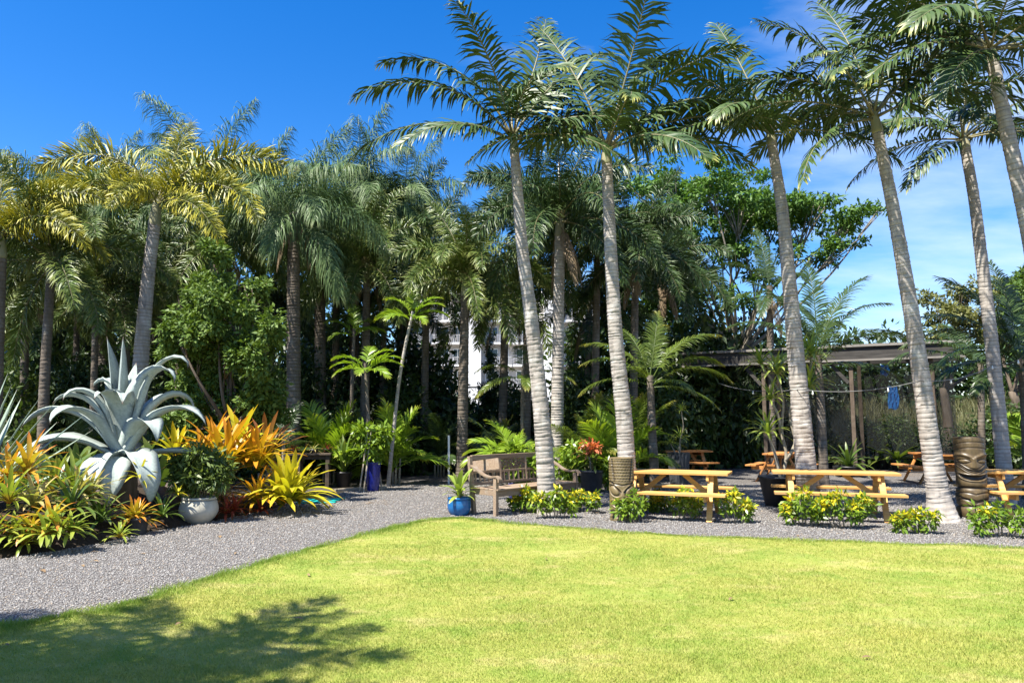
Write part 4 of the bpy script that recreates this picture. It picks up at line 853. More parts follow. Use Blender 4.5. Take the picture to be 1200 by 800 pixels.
# ------------------------------------------------------------------ teak bench
def bench():
    fl = np.array([-0.27, 12.65]); d = nrm(np.array([1.48, 1.6])); L = 2.25; ang = math.atan2(d[1], d[0])
    # local: x along the bench, y from front (0) to back (0.62)
    t = thing('garden_bench', 'weathered teak garden bench with a carved back panel on the gravel', 'bench', (fl[0], fl[1], 0), ang); m = M['teak']
    for x in (0.035, L-0.035):
        MB().box((x, 0.035, 0.31), (0.07, 0.07, 0.62)).build('leg', m, t, bevel=0.006)
        MB().bar((x, 0.56, 0.0), (x, 0.68, 0.98), 0.065, 0.07, (1, 0, 0)).build('leg', m, t, bevel=0.006)
        MB().box((x, 0.30, 0.385), (0.045, 0.46, 0.09)).build('side_rail', m, t, bevel=0.004)
        ar = MB(); C = curve([(x, 0.63, 0.82), (x, 0.50, 0.77), (x, 0.32, 0.675), (x, 0.15, 0.645), (x, 0.02, 0.66), (x, -0.05, 0.625), (x, -0.055, 0.575)], 18); T = nrm(np.gradient(C, axis=0)); N_ = np.cross(T, np.array([1.0, 0, 0]))
        V = []; 
        for c, n_ in zip(C, N_): V += [c+np.array([-.042, 0, 0])+n_*.016, c+np.array([.042, 0, 0])+n_*.016, c+np.array([.042, 0, 0])-n_*.016, c+np.array([-.042, 0, 0])-n_*.016]
        ar.add(V, [(i*4+k, i*4+(k+1) % 4, i*4+4+(k+1) % 4, i*4+4+k) for i in range(17) for k in range(4)]+[(0, 1, 2, 3), (68, 71, 70, 69)]); ar.build('arm', m, t, bevel=0.004)
    MB().box((L/2, 0.03, 0.375), (L-0.14, 0.035, 0.11)).build('front_rail', m, t, bevel=0.004)
    for k in range(5): MB().box((L/2, 0.02+k*0.112, 0.44), (L-0.02 if k else L-0.02, 0.10, 0.025)).build('seat_slat', m, t, bevel=0.004)
    yb = lambda z: 0.56+0.12*z/0.98
    def rail(z, h, x0, x1, w=0.04, name='back_rail'):
        b = MB(); b.bar((x0, yb(z), z), (x1, yb(z), z), w, h); return b.build(name, m, t, bevel=0.004)
    rail(0.955, 0.085, 0.07, L-0.07, 0.055, 'top_rail'); rail(0.70, 0.04, 0.07, L-0.07); rail(0.50, 0.05, 0.07, L-0.07)
    xs = [0.07, L*0.345, L*0.655, L-0.07]
    for x in xs[1:3]: MB().bar((x, yb(0.5), 0.5), (x, yb(0.92), 0.92), 0.05, 0.045, (1, 0, 0)).build('back_post', m, t, bevel=0.004)
    for a, c in ((xs[0], xs[1]-.025), (xs[2]+.025, xs[3])):
        b = MB(); b.bar(((a+c)/2, yb(.715), .72), ((a+c)/2, yb(.912), .912), 0.018, c-a-0.004, (0, 1, 0)); b.build('back_panel', m, t)
        for q in np.linspace(a+0.07, c-0.07, 6):
            MB().bar((q, yb(0.525), 0.525), (q, yb(0.68), 0.68), 0.03, 0.02, (1, 0, 0)).build('spindle', m, t)
    for q in np.linspace(xs[1]+0.09, xs[2]-0.09, 5): MB().bar((q, yb(0.525), 0.525), (q, yb(0.68), 0.68), 0.04, 0.02, (1, 0, 0)).build('spindle', m, t)
    # pierced scrollwork: rings and leaves interlaced between the back posts
    b = MB(); r = np.random.default_rng(2); a, c = xs[1]+.03, xs[2]-.03; nx, nz = 9, 3
    for i in range(nx):
        for j in range(nz):
            cx = a+(c-a)*(i+0.5)/nx; z = 0.75+0.068*j+(0.02 if i % 2 else -0.005); rr = 0.034
            for ph, s in ((0, 1.0), (pi, 0.55)):
                P = [(cx+s*rr*cos(ph+q)*(-1)**i, yb(z)-0.004*s, z+s*rr*sin(ph+q)) for q in np.linspace(0, 5.2, 12)]
                b.tube(P, 0.0085, 5)
    for q in (0.76, 0.83, 0.895): b.tube([(a+(c-a)*k/24, yb(q), q+0.018*sin(k*1.2)) for k in range(25)], 0.008, 5)
    b.build('carved_panel', m, t, True)
bench()

# ------------------------------------------------------------------ tiki carvings
def tiki(label, p, r, h, face, mat, rz=0.0, taper=0.05):
    t = thing('tiki_statue', label, 'statue', (p[0], p[1], 0), rz)
    nu, nv = 120, 190; V = []; A = []
    for j in range(nv+1):
        v = j/nv
        for i in range(nu):
            th = 2*pi*i/nu; u = ((th+pi) % (2*pi)-pi)/pi*2.0   # u=0 faces the camera, |u|<1 front half
            dr, g = face(u, v); rr = r*(1+dr)*(1-taper*(1-v)*0)
            V.append((rr*sin(th), -rr*cos(th), v*h)); A.append((g, 0, 0.5))
    F = [(j*nu+i, j*nu+(i+1) % nu, (j+1)*nu+(i+1) % nu, (j+1)*nu+i) for j in range(nv) for i in range(nu)]
    F += [tuple(range(nu))[::-1]]
    b = MB(); b.add(V, F, A); b.build('body', M[mat], t, True)
    c = MB(); c.lathe([(r*0.97, h-0.004), (r*0.9, h+0.004), (r*0.72, h-0.002), (r*0.7, h-0.03), (0.001, h-0.03)], 40); c.build('top_rim', M[mat], t, True)
    return t
def gs(x, s): return math.exp(-(x/s)**2)
def groove(x, s, k=0.05): e = gs(x, s); return -k*e, e
def face_a(u, v):
    d = g = 0.0; a = abs(u)
    if v > 0.62:                                   # woven headdress: rows and a brick bond
        if v < 0.985:
            rowf = (v-0.62)/0.046; e = gs(rowf-round(rowf), 0.16); d -= 0.03*e; g += 0.7*e
            if a < 0.42 or a > 1.05:
                cu = u/0.16+0.5*(int(rowf+0.5) % 2); e = gs(cu-round(cu), 0.1); d -= 0.022*e; g += 0.5*e
            cr = gs(a-(0.45+0.5*(v-0.62)), 0.05); d -= 0.06*cr; g += 0.8*cr
            if 0.5+0.5*(v-0.62) < a < 0.98: d += 0.05
    ey = 0.475+0.10*(a-0.45)                        # slanted round eyes under lowered brows
    q = ((a-0.5)/0.30)**2+((v-ey)/0.062)**2
    if q < 1: d += 0.085*math.sqrt(1-q)
    e = gs(math.sqrt(q)-1.18, 0.13) if q < 4 else 0; d -= 0.07*e; g += 0.9*e
    e2 = gs(math.sqrt(q)-1.55, 0.12) if q < 5 else 0; d += 0.05*e2
    e = gs(v-(0.44+0.26*a), 0.014)*(a < 0.85)*(a > 0.04); d -= 0.07*e; g += e
    e = gs(v-(0.565+0.06*a), 0.012)*(a < 0.95); d -= 0.05*e; g += 0.9*e
    n = math.exp(-((u/(0.12+0.22*max(0, 0.46-v)))**2))*max(0, min(1, (0.50-v)/0.12))*(v > 0.34); d += 0.13*n
    m = ((a)/0.62)**2+((v-0.255-0.05*a)/0.055)**2     # grin
    if m < 1: d -= 0.10; g += 0.9; d += 0.07*(gs((u/0.14)-round(u/0.14), 0.0) if 0 else (abs((u/0.14)-round(u/0.14)) < 0.38))*(m < 0.75)
    e = gs(math.sqrt(m)-1.25, 0.13) if m < 4 else 0; d += 0.06*e
    for c in (0.15, 0.05):
        e = gs(v-c-0.02*cos(a*2), 0.012); d -= 0.06*e; g += 0.8*e
    d -= 0.10*gs(v-0.10, 0.03); d += 0.03*(v < 0.05)
    return d, min(1, g)
def face_b(u, v):
    d = g = 0.0; a = abs(u)
    d += 0.02*sin(v*9)
    if v > 0.80:                                    # smooth forehead with carved brow bands
        for c in (0.835, 0.905, 0.965):
            e = gs(v-c-0.035*cos(min(a, 1.2)*1.6), 0.008); d -= 0.03*e; g += 0.6*e
    e = gs(v-(0.735+0.05*sin(min(a, 1)*2.6)), 0.02)*(a < 1.05); d += 0.09*e
    q = ((a-0.46)/0.26)**2+((v-0.70)/0.022)**2
    if q < 1: d += 0.05*math.sqrt(1-q)
    e = gs(math.sqrt(q)-1.2, 0.16) if q < 4 else 0; d -= 0.06*e; g += 0.9*e
    n = math.exp(-(u/(0.10+1.3*max(0, 0.73-v)))**2)*(1/(1+math.exp(-(v-0.605)/0.006)))*(v < 0.74); d += 0.17*n*min(1, (0.76-v)/0.05)
    for k, c in enumerate((0.60, 0.575, 0.55)):      # wavy lines around the open grin
        y = c-0.055*cos(min(a, 1.0)*3.1)*(1 if a < 1 else 1)+0.03
        e = gs(v-y-0.02, 0.008)*(a < 1.05); d += (0.05 if k % 2 == 0 else 0.03)*e; e = gs(v-y-0.033, 0.006)*(a < 1.05); d -= 0.04*e; g += 0.8*e
    y = 0.495+0.055*a*a*1.4; m = (a/0.72)**2+((v-y)/0.03)**2
    if m < 1: d -= 0.17*(1-m)**0.3; g = 1.0
    e = gs(math.sqrt(m)-1.3, 0.2) if m < 6 else 0; d += 0.08*e
    e = gs(v-0.43, 0.035)*gs(a, 0.9); d += 0.06*e
    e = gs(v-0.375, 0.014); d -= 0.12*e; g += 0.9*e
    d += 0.07*gs(v-0.27, 0.06)                       # belly with folded arms
    for c in (0.315, 0.235): 
        e = gs(v-(c-0.09*(min(a, 1.1)-0.5)**2), 0.009)*(a < 1.2); d -= 0.05*e; g += 0.8*e
    e = gs(v-(0.19+0.10*min(a, 1.2)), 0.012); d -= 0.07*e; g += 0.9*e
    e = gs(v-0.145, 0.014); d -= 0.10*e; g += 0.9*e
    d += 0.08*gs(v-0.07, 0.05)
    e = gs(u, 0.05)*(v < 0.13); d -= 0.06*e; g += 0.6*e
    if v < 0.02: d -= 0.06
    return d, min(1, g)
p = gnd(729, 609); tiki('short olive brown tiki carving with woven headdress and slanted eyes', p, 0.195, 1.0, face_a, 'tiki_a', R(-4))
p = gnd(1141, 606); tiki('tall dark tiki carving with broad grinning mouth between the tables', p, 0.225, 1.33, face_b, 'tiki_b', R(-16))

# ------------------------------------------------------------------ low croton shrubs along the lawn edge
def croton(label, px, py, w, h, seed, yel=0.25, group=None):
    p = gnd(px, py); Y = p[1]; k = Y/FPX; w, h = w*k, h*k; r = np.random.default_rng(seed)
    t = thing('croton_bush', label, 'bush', p, 0, group); n = max(5, int(w/0.10))
    b = MB(); ell = []
    for i in range(n):
        x = -w/2+w*(i+0.5)/n+r.uniform(-.04, .04); y = r.uniform(-0.14, 0.14); z = h*r.uniform(0.55, 0.95)*(1-0.35*abs(2*(i+0.5)/n-1))
        b.tube([(x*0.45, y*0.3, -0.02), (x*0.75, y*0.7, z*0.5), (x, y, z)], [0.012, 0.008, 0.004], 5)
        ell.append((x, y, z*0.92, 0.10, 0.10, 0.09)); ell.append((x*0.9+r.uniform(-.05, .05), y*1.2, z*0.55, 0.09, 0.09, 0.08))
    b.build('stems', M['stem'], t, True)
    put('foliage', foliage('foliage', ell, int(85*n), 0.10, M['croton'], seed, 0.15, 0.5, 0.38), t)
    pick = [(e[0], e[1], e[2]+0.03, 0.07, 0.07, 0.05) for e in ell[::2] if r.random() < yel*2.2] or [ell[0]]
    put('yellow_leaves', foliage('yellow_leaves', pick, int(34*len(pick)), 0.09, M['croton_y'], seed+1, 0.2, 0.6, 0.42), t)
    return t
croton('small low croton bush beneath the bench seat with yellow leaves', 618, 600, 46, 30, 201, 0.5)
croton('leafy croton bush at the foot of the palm by the bench', 650, 607, 50, 38, 202, 0.3)
croton('croton bush with bright yellow leaves at the end of the bench', 682, 600, 34, 30, 203, 0.8)
croton('green croton bush half hiding the short tiki', 738, 611, 30, 44, 204, 0.15)
croton('small sparse croton bush under the picnic table by the short tiki', 772, 600, 22, 20, 205, 0.5)
croton('open twiggy croton bush with yellow leaf tips by the picnic table', 803, 609, 34, 36, 206, 0.6)
croton('rounded croton bush beside the picnic table leg', 865, 613, 42, 42, 207, 0.4)
croton('wide croton bush in front of the palm flanked picnic table', 945, 616, 54, 42, 208, 0.35)
croton('tall croton bush with yellow leaves joined to the wide one', 992, 619, 62, 46, 209, 0.45)
croton('low croton bush near the flared palm foot', 1072, 625, 46, 30, 210, 0.7)
croton('spreading croton bush in front of the tall tiki', 1172, 629, 60, 42, 211, 0.35)
croton('croton bush past the tall tiki at the end of the row', 1235, 632, 50, 40, 212, 0.35)

# ------------------------------------------------------------------ pots and potted plants
def pot(name, label, x, y, r0, r1, h, mat, belly=None, rim=0.012, cat='pot', z=0.0, rz=0.0):
    t = thing(name, label, cat, (x, y, z), rz); b = MB(); pot_mesh(b, r0, r1, h, rim, belly=belly); b.build('pot_body', M[mat], t, True)
    s = MB(); disc(s, r1-0.015, h-0.055); s.build('soil', M['soil'], t); return t
p = gnd(538, 603)
pot('flower_pot', 'round bright blue glazed pot on the gravel at the lawn corner', p[0], p[1], 0.15, 0.19, 0.30, 'blue', belly=0.205)
t = thing('ti_plant', 'leafy green plant growing in the bright blue pot', 'plant', (p[0], p[1], 0.245))
b = MB(); b.tube([(0, 0, -0.03), (0.01, 0, 0.12), (0, 0, 0.2)], 0.03, 8); b.build('stem', M['stem'], t, True)
rosette(t, 'strap_y', 14, 0.85, (0, 0, 0.10), 301, 0, 4.5, 1.9); rosette(t, 'strap_y', 9, 0.6, (0, 0, 0.05), 302, 3, 6, 1.9)
p2 = gnd(608, 590); pot('flower_pot', 'dark blue glazed pot standing behind the teak bench', 0.15, 14.45, 0.16, 0.21, 0.40, 'cobalt', belly=0.22)
t = thing('bushy_plant', 'bright lime green plant above the bench back', 'plant', (0.15, 14.45, 0.345)); put('foliage', foliage('foliage', [(0.05, 0, 0.35, 0.22, 0.2, 0.28), (0.25, 0, 0.55, 0.2, 0.15, 0.14), (-0.15, 0, 0.6, 0.15, 0.15, 0.2)], 700, 0.17, M['croton'], 12, 0.1), t)
b = MB(); b.tube([(0, 0, -0.03), (0.04, 0, 0.25), (0.1, 0, 0.5)], 0.012, 6); b.build('stem', M['stem'], t, True)
p = gnd(437, 575)
pot('tall_pot', 'tall cobalt blue glazed planter beside the leaning stakes', p[0], p[1], 0.13, 0.165, 0.66, 'cobalt', belly=0.155)
t = thing('croton_plant', 'yellow green plant growing in the tall cobalt planter', 'plant', (p[0], p[1], 0.60))
b = MB(); 
for k in range(4): b.tube([(0.02*k-.03, 0, -0.03), (0.05*(k-1.5), 0, 0.25), (0.14*(k-1.5), 0, 0.5)], 0.01, 5)
b.build('stems', M['stem'], t, True); put('foliage', foliage('foliage', [(0, 0, 0.45, 0.3, 0.25, 0.2), (-0.25, 0, 0.75, 0.25, 0.2, 0.18), (0.2, 0, 0.7, 0.25, 0.2, 0.18), (0, 0, 0.2, 0.2, 0.18, 0.14)], 1100, 0.16, M['croton'], 13, 0.1), t)
p = gnd(402, 570); pot('nursery_pot', 'black nursery pot beside the wooden plant bench', p[0], p[1], 0.15, 0.19, 0.36, 'pot_black')
t = thing('grassy_plant', 'dark upright strap leaved plant in the black nursery pot', 'plant', (p[0], p[1], 0.30)); rosette(t, 'strap', 26, 1.7, (0, 0, 0), 310, 0, 3.5, 0.8)
for k, (a, c, lab) in enumerate([((421, 576), (432, 500), 'pale wooden stake leaning beside the cobalt planter'), ((426, 576), (435, 505), 'second pale stake crossing the leaning one'), ((448, 574), (444, 548), 'short pale stake against the cobalt planter')]):
    A_ = gnd(*a); B_ = at(c[0], c[1], A_[1]+(0.12 if k < 2 else 0.0)); o = MB().bar(A_-np.array([0, 0, 0.03]), B_, 0.035, 0.03).build('garden_stake', M['stake'], bevel=0.003); tag(o, lab, 'stake')
A_ = gnd(392, 576); B_ = gnd(452, 572); o = MB().bar(A_+np.array([0, 0, .03]), B_+np.array([0, 0, .03]), 0.09, 0.06).build('timber_edging', M['stake'], bevel=0.004); tag(o, 'pale timber edging board lying by the cobalt planter', 'edging')
for px, py, top, Y, lab in [(526, 552, 510, None, 'white wooden stake standing behind the blue pot plant'), (332, 575, 500, None, 'thin dark metal rod standing in the bromeliad bed')]:
    A_ = gnd(px, py+15); B_ = at(px, top, A_[1]); o = MB().bar(A_-np.array([0, 0, .03]), B_, 0.05, 0.05).build('garden_stake', M['pole'] if px > 500 else M['stake'], bevel=0.004); tag(o, lab, 'stake')
# wooden plant bench with trays
p = gnd(345, 572); t = thing('plant_bench', 'dark wooden nursery bench under the trees', 'bench', (p[0], p[1]+0.4, 0), R(10))
for k in range(5): MB().box((0, -0.36+k*0.18, 0.80), (1.5, 0.16, 0.035)).build('plank', M['dark_wood'], t)
for sx_ in (-0.68, 0.0, 0.68):
    for sy_ in (-0.36, 0.36): MB().box((sx_, sy_, 0.39), (0.09, 0.09, 0.78)).build('leg', M['dark_wood'], t)
for s in (-0.36, 0.36): MB().box((0, s+0.065 if s < 0 else s-0.065, 0.72), (1.5, 0.035, 0.09)).build('rail', M['dark_wood'], t)
for k in range(6):
    c = np.array([p[0], p[1]+0.4, 0])+np.array([(k-2.5)*0.24, (k % 2)*0.3-0.2+(k-2.5)*0.04, 0.8175])
    q = thing('bromeliad_tray', 'small reddish bromeliad in a black tray on the nursery bench', 'plant', c, 0, 'bromeliads on the nursery bench')
    b = MB(); pot_mesh(b, 0.08, 0.10, 0.10, 0.006, 0.008); b.build('tray', M['pot_black'], q, True); rosette(q, ['br_brown', 'br_cream', 'br_red'][k % 3], 16, 0.42, (0, 0, 0.07), 320+k, 1, 6.9)
# teal cloth on the path
p = gnd(374, 587); b = MB(); n = 14
V = [((i/n-.5)*0.75+0.04*sin(j), (j/n-.5)*0.9+0.05*sin(i*1.1), 0.022+0.035*abs(sin(i*0.9+j*0.5))*sin(pi*i/n)*sin(pi*j/n)) for j in range(n+1) for i in range(n+1)]
b.add(V, [(j*(n+1)+i, j*(n+1)+i+1, (j+1)*(n+1)+i+1, (j+1)*(n+1)+i) for j in range(n) for i in range(n)])
o = b.build('teal_mat', M['teal'], None, True); o.location = (p[0], p[1], 0); s_ = o.modifiers.new('t', 'SOLIDIFY'); s_.thickness = 0.015
tag(o, 'crumpled teal green mat lying at the edge of the gravel', 'mat')
# terrace pots
p = gnd(796, 567)
t = thing('ribbed_pot', 'tall charcoal ribbed planter on the gravel behind the picnic table', 'pot', p)
b = MB(); n = 72; pr = [(0.22, 0), (0.245, 0.3), (0.27, 0.74), (0.285, 0.80), (0.25, 0.80), (0.245, 0.74)]; V = []
for r_, z in pr:
    for k in range(n): rr = r_*(1+(0.035 if k % 4 in (0, 1) else -0.02)*(z < 0.76)); V.append((rr*cos(2*pi*k/n), rr*sin(2*pi*k/n), z))
b.add(V, [(i*n+k, i*n+(k+1) % n, (i+1)*n+(k+1) % n, (i+1)*n+k) for i in range(len(pr)-1) for k in range(n)]+[tuple(range(n))[::-1]]); b.build('pot_body', M['pot_char'], t)
s = MB(); disc(s, 0.25, 0.745); s.build('soil', M['soil'], t)
def dracaena(label, base, stems, key='strap', sc=0.75, n=26, w=0.03, name='dracaena', seed=0, wide=0.55):
    t = thing(name, label, 'plant', base); b = np.array(base)
    for i, (P, leaf) in enumerate(stems):
        q = MB(); C = curve(P, 14); q.tube(C, np.linspace(w, w*0.6, 14), 7); q.build('stem', M['stem'], t, True)
        if leaf: rosette(t, key, n, sc*leaf, P[-1], seed+i, 0, 6.5, wide)
    return t
dracaena('slim dracaena with two leaf tufts in the charcoal planter', (p[0], p[1], 0.745), [([(0, 0, -0.02), (0.05, 0, 0.35), (0.14, 0, 0.7), (0.10, 0, 1.12)], 0.62), ([(0.0, 0, -0.02), (0.05, 0, 0.15), (0.03, 0, 0.42)], 0.75), ([(-0.05, 0, -0.02), (-0.12, 0.02, 0.12), (-0.20, 0, 0.28)], 0.6)], 'strap_y', 0.8, 24, 0.022, seed=330, wide=0.75)
p = gnd(921, 594)
pot('black_tub', 'large black plastic tub holding the branching dracaena', p[0], p[1]+0.2, 0.30, 0.40, 0.56, 'pot_black', rim=0.02)
dracaena('branching dracaena with pale crooked stems in the large black tub', (p[0], p[1]+0.2, 0.49),  # brighter leaf colour stands in for sunlight on these tufts
    [([(0, 0, -0.03), (0.12, 0, 0.45), (0.05, 0, 0.9), (0.12, 0.05, 1.5), (0.02, 0.05, 2.0)], 1.0),
     ([(0.10, 0, 0.35), (0.3, 0, 0.7), (0.22, 0, 1.2), (0.32, 0, 1.7), (0.45, 0, 2.2)], 1.1),
     ([(0.05, 0, 0.9), (-0.02, 0, 1.25), (-0.15, 0, 1.5)], 0.8), ([(0, 0, 0.0), (-0.1, 0, 0.5), (-0.22, 0, 0.85)], 0.9),
     ([(0.22, 0, 1.2), (0.45, 0, 1.4), (0.62, 0, 1.75)], 0.95), ([(0.12, 0.05, 1.5), (0.0, 0.1, 1.8), (-0.28, 0.1, 2.2)], 0.9), ([(0.3, 0, 1.6), (0.6, 0, 1.9), (0.72, 0.1, 2.35)], 1.0)], 'strap_y', 1.05, 30, 0.035, seed=340, wide=0.75)
p = gnd(995, 558); pot('wide_planter', 'wide shallow black planter on the far gravel', p[0], p[1], 0.36, 0.42, 0.30, 'pot_black')
t = thing('strap_plant', 'sprawling strap leaved plant in the wide shallow planter', 'plant', (p[0], p[1], 0.245)); rosette(t, 'strap', 24, 1.5, (0, 0, 0), 360, 0, 5.5)
# row of lilies in black pots along the back of the terrace
for i, (px, py) in enumerate([(826, 545), (842, 546), (858, 545), (873, 547), (888, 546), (1018, 549), (1036, 550), (1052, 551), (1143, 550), (1168, 552), (1192, 553), (970, 548)]):
    p = gnd(px, py); q = pot('nursery_pot', 'black nursery pot in the row along the back of the terrace', p[0], p[1], 0.15, 0.19, 0.34, 'pot_black'); q['group'] = 'nursery pots along the back of the terrace'
    t = thing('crinum_lily', 'broad strap leaved green lily in the row of nursery pots', 'plant', (p[0], p[1], 0.285), 0, 'lilies along the back of the terrace')
    rosette(t, ['strap', 'strap_y'][i % 3 == 1], 20, 1.55, (0, 0, 0), 370+i, 1, 6.2, 1.6)
p = gnd(694, 578); pot('planter', 'weathered grey green planter holding the red flowered plant', p[0], p[1]+0.15, 0.22, 0.26, 0.50, 'pot_char')
t = thing('cordyline', 'dark leaved plant topped with orange red bracts behind the bench', 'plant', (p[0], p[1]+0.15, 0.44))
b = MB(); b.tube([(0, 0, -0.03), (-0.02, 0, 0.25), (-0.08, 0, 0.5)], 0.02, 6); b.build('stem', M['stem'], t, True)
rosette(t, 'br_brown', 22, 0.75, (-0.06, 0, 0.36), 390, 0, 6, 1.3); rosette(t, 'strap', 16, 0.75, (0.08, 0, 0.15), 391, 1, 6, 1.2)
put('bract', foliage('bract', [(-0.05, -0.05, 0.62, 0.2, 0.15, 0.10), (0.1, -0.05, 0.55, 0.12, 0.1, 0.1)], 120, 0.12, M['petal'], 14, 0.1), t)
t = thing('leafy_bush', 'light green bush growing around the red flowered planter', 'bush', (p[0]-0.55, p[1]+0.5, 0)); put('foliage', foliage('foliage', [(0, 0, 0.5, 0.35, 0.3, 0.4), (0.2, 0, 0.9, 0.25, 0.2, 0.25), (1.0, 0, 0.45, 0.25, 0.2, 0.35)], 1400, 0.14, M['croton'], 15, 0.1), t)
b = MB(); b.tube([(0, 0, -0.03), (0.05, 0, 0.4), (0.12, 0, 0.8)], 0.02, 6); b.tube([(0.9, 0, -0.03), (0.95, 0, 0.25), (1.0, 0, 0.45)], 0.02, 6); b.build('stems', M['stem'], t, True)
# stone lantern
p = gnd(680, 556); t = thing('stone_lantern', 'low stone lantern with a spreading roof behind the bench', 'lantern', p, R(20))
MB().box((0, 0, 0.15), (0.6, 0.6, 0.30)).build('base', M['stone'], t, bevel=0.02); MB().box((0, 0, 0.52), (0.34, 0.34, 0.44)).build('pillar', M['stone'], t, bevel=0.02)
b = MB(); b.add([(x*.36, y*.36, z) for z in (0.74, 0.80) for x, y in ((-1, -1), (1, -1), (1, 1), (-1, 1))], [(0, 1, 2, 3)[::-1], (4, 5, 6, 7), (0, 1, 5, 4), (1, 2, 6, 5), (2, 3, 7, 6), (3, 0, 4, 7)]); b.build('plate', M['stone'], t)
MB().box((0, 0, 0.93), (0.42, 0.42, 0.26)).build('fire_box', M['stone'], t, bevel=0.02)
b = MB(); V = []
for s_, z in ((0.56, 1.06), (0.54, 1.10), (0.30, 1.22), (0.10, 1.34), (0.03, 1.40)): V += [(x*s_, y*s_, z) for x, y in ((-1, -1), (1, -1), (1, 1), (-1, 1))]
b.add(V, [(i*4+k, i*4+(k+1) % 4, i*4+4+(k+1) % 4, i*4+4+k) for i in range(4) for k in range(4)]+[(3, 2, 1, 0), (16, 17, 18, 19)]); b.build('roof', M['stone'], t, bevel=0.01)
p = gnd(501, 549); pot('flower_pot', 'large terracotta pot in the shade at the end of the path', p[0], p[1], 0.30, 0.40, 0.75, 'terra')

# ------------------------------------------------------------------ left bed: mound, agave, furcraea, bromeliads
def mound():
    V = []; nx, ny = 36, 16; r = np.random.default_rng(4)
    for j in range(ny):
        for i in range(nx):
            s, q = i/(nx-1), j/(ny-1); e = 1-s
            xe = np.interp(s, np.linspace(0, 1, 8), [bed_edge[k][0] for k in range(8)]); ye = np.interp(s, np.linspace(0, 1, 8), [bed_edge[k][1] for k in range(8)])
            x = xe-1.2*q*2.2; y = ye+2.5*q+0.05
            V.append((x, y, -0.02+(0.50*math.sin(min(1, q*1.6)*pi/2)+r.uniform(0, .04))*math.sin(pi*min(1, max(0, s*0.9+0.1)))**0.6*(q > 0)))
    F = [(j*nx+i, j*nx+i+1, (j+1)*nx+i+1, (j+1)*nx+i) for j in range(ny-1) for i in range(nx-1)]
    o = MB().add(V, F).build('planting_bed_terrain', M['soil'], None, True); kind(o, 'structure')
mound()
def rock(label, p, s, seed, group='lava rocks in the planting bed'):
    r = np.random.default_rng(seed); b = MB(); n, m = 10, 7; V = [(0, 0, -s*0.6)]; f = r.normal(0, 2, (5, 3)); ph = r.uniform(0, 6, 5)
    for j in range(1, m):
        for i in range(n):
            d = np.array([sin(pi*j/m)*cos(2*pi*i/n), sin(pi*j/m)*sin(2*pi*i/n), -cos(pi*j/m)]); V.append(d*s*(1+0.22*np.sin(f@d+ph).sum()/2)*np.array([1.2, 1, 0.75]))
    V.append((0, 0, s*0.75)); F = [(0, 1+(i+1) % n, 1+i) for i in range(n)]+[(1+j*n+i, 1+j*n+(i+1) % n, 1+(j+1)*n+(i+1) % n, 1+(j+1)*n+i) for j in range(m-2) for i in range(n)]+[(len(V)-1, 1+(m-2)*n+i, 1+(m-2)*n+(i+1) % n) for i in range(n)]
    o = b.add(V, F).build('lava_rock', M['rock']); o.location = tuple(map(float, p)); o.rotation_euler = (0, 0, r.uniform(0, 6)); return tag(o, label, 'rock', group)
for i, (px, py, z, s) in enumerate([(112, 628, 0.15, .24), (130, 612, 0.3, .28), (178, 610, 0.3, .3), (200, 600, 0.35, .28), (95, 612, 0.3, .26), (165, 590, 0.5, .32), (255, 600, 0.1, .2), (148, 600, 0.45, .3)]):
    p = gnd(px, py); rock('dark lava rock banked under the giant agave', (p[0], p[1]+0.35, z), s, 500+i)
def agave():
    Y = 11.8; c = at(143, 540, Y); c[2] = 0.92
    t = thing('agave', 'giant blue grey agave with broad curling leaves in the planting bed', 'agave', c)
    b = MB(); b.tube([(0, 0, -0.95), (0, 0, -0.3), (0, 0, 0.15), (0, 0, 0.3)], [0.22, 0.24, 0.2, 0.06], 12); b.build('stem', M['bark'], t, True)
    RA = np.random.default_rng(77)
    L = [  # azimuth, a0, a1, length, power, width
     (188, 85, 92, 2.05, 1, .27), (170, 82, 80, 2.0, 1, .28), (95, 84, 70, 1.6, 1, .26), (182, 80, -60, 1.7, 2.6, .28), (140, 74, -20, 1.6, 2.6, .27),
     (212, 74, -80, 1.6, 2.2, .32), (262, 78, -70, 1.5, 2.6, .33), (300, 76, -75, 1.65, 2.5, .31), (340, 80, -100, 1.85, 3.0, .29), (12, 78, -100, 2.0, 3.2, .28),
     (25, 66, -70, 1.8, 2.0, .28), (352, 52, -50, 2.0, 1.6, .27), (322, 56, -90, 1.5, 1.6, .31), (232, 56, -60, 1.5, 1.6, .32), (192, 60, -45, 1.75, 1.7, .30),
     (176, 44, -30, 1.9, 1.3, .29), (202, 34, -45, 1.7, 1.2, .30), (266, 20, -92, 1.3, 0.8, .34), (292, 14, -95, 1.2, 0.8, .33), (316, 26, -100, 1.45, 0.9, .32),
     (5, 22, -25, 1.6, 1.1, .26), (60, 66, -40, 1.6, 1.9, .27), (115, 56, -40, 1.6, 1.7, .27)]
    for i, (az, a0, a1, l, pw, w) in enumerate(L):
        a0 = min(88, a0+RA.uniform(-4, 12)); pw *= RA.uniform(0.95, 1.5)*(1.3 if a0 > 52 else 1.0); a1 -= RA.uniform(0, 35) if a1 < 0 else 0
        me = strip('leaf', M['agave'], l*RA.uniform(0.85, 1.08), w*1.32, a0, a1, pw, 18, 0.42, 'agave', 0.035, 0.25*sin(i*2.3), i, 0.05*sin(i*1.7)); a = R(az)
        put('leaf', me, t, (0.07*cos(a), 0.07*sin(a), 0.05+0.12*(a0/90)), (0.12*sin(i*3.1), 0, a))
agave()
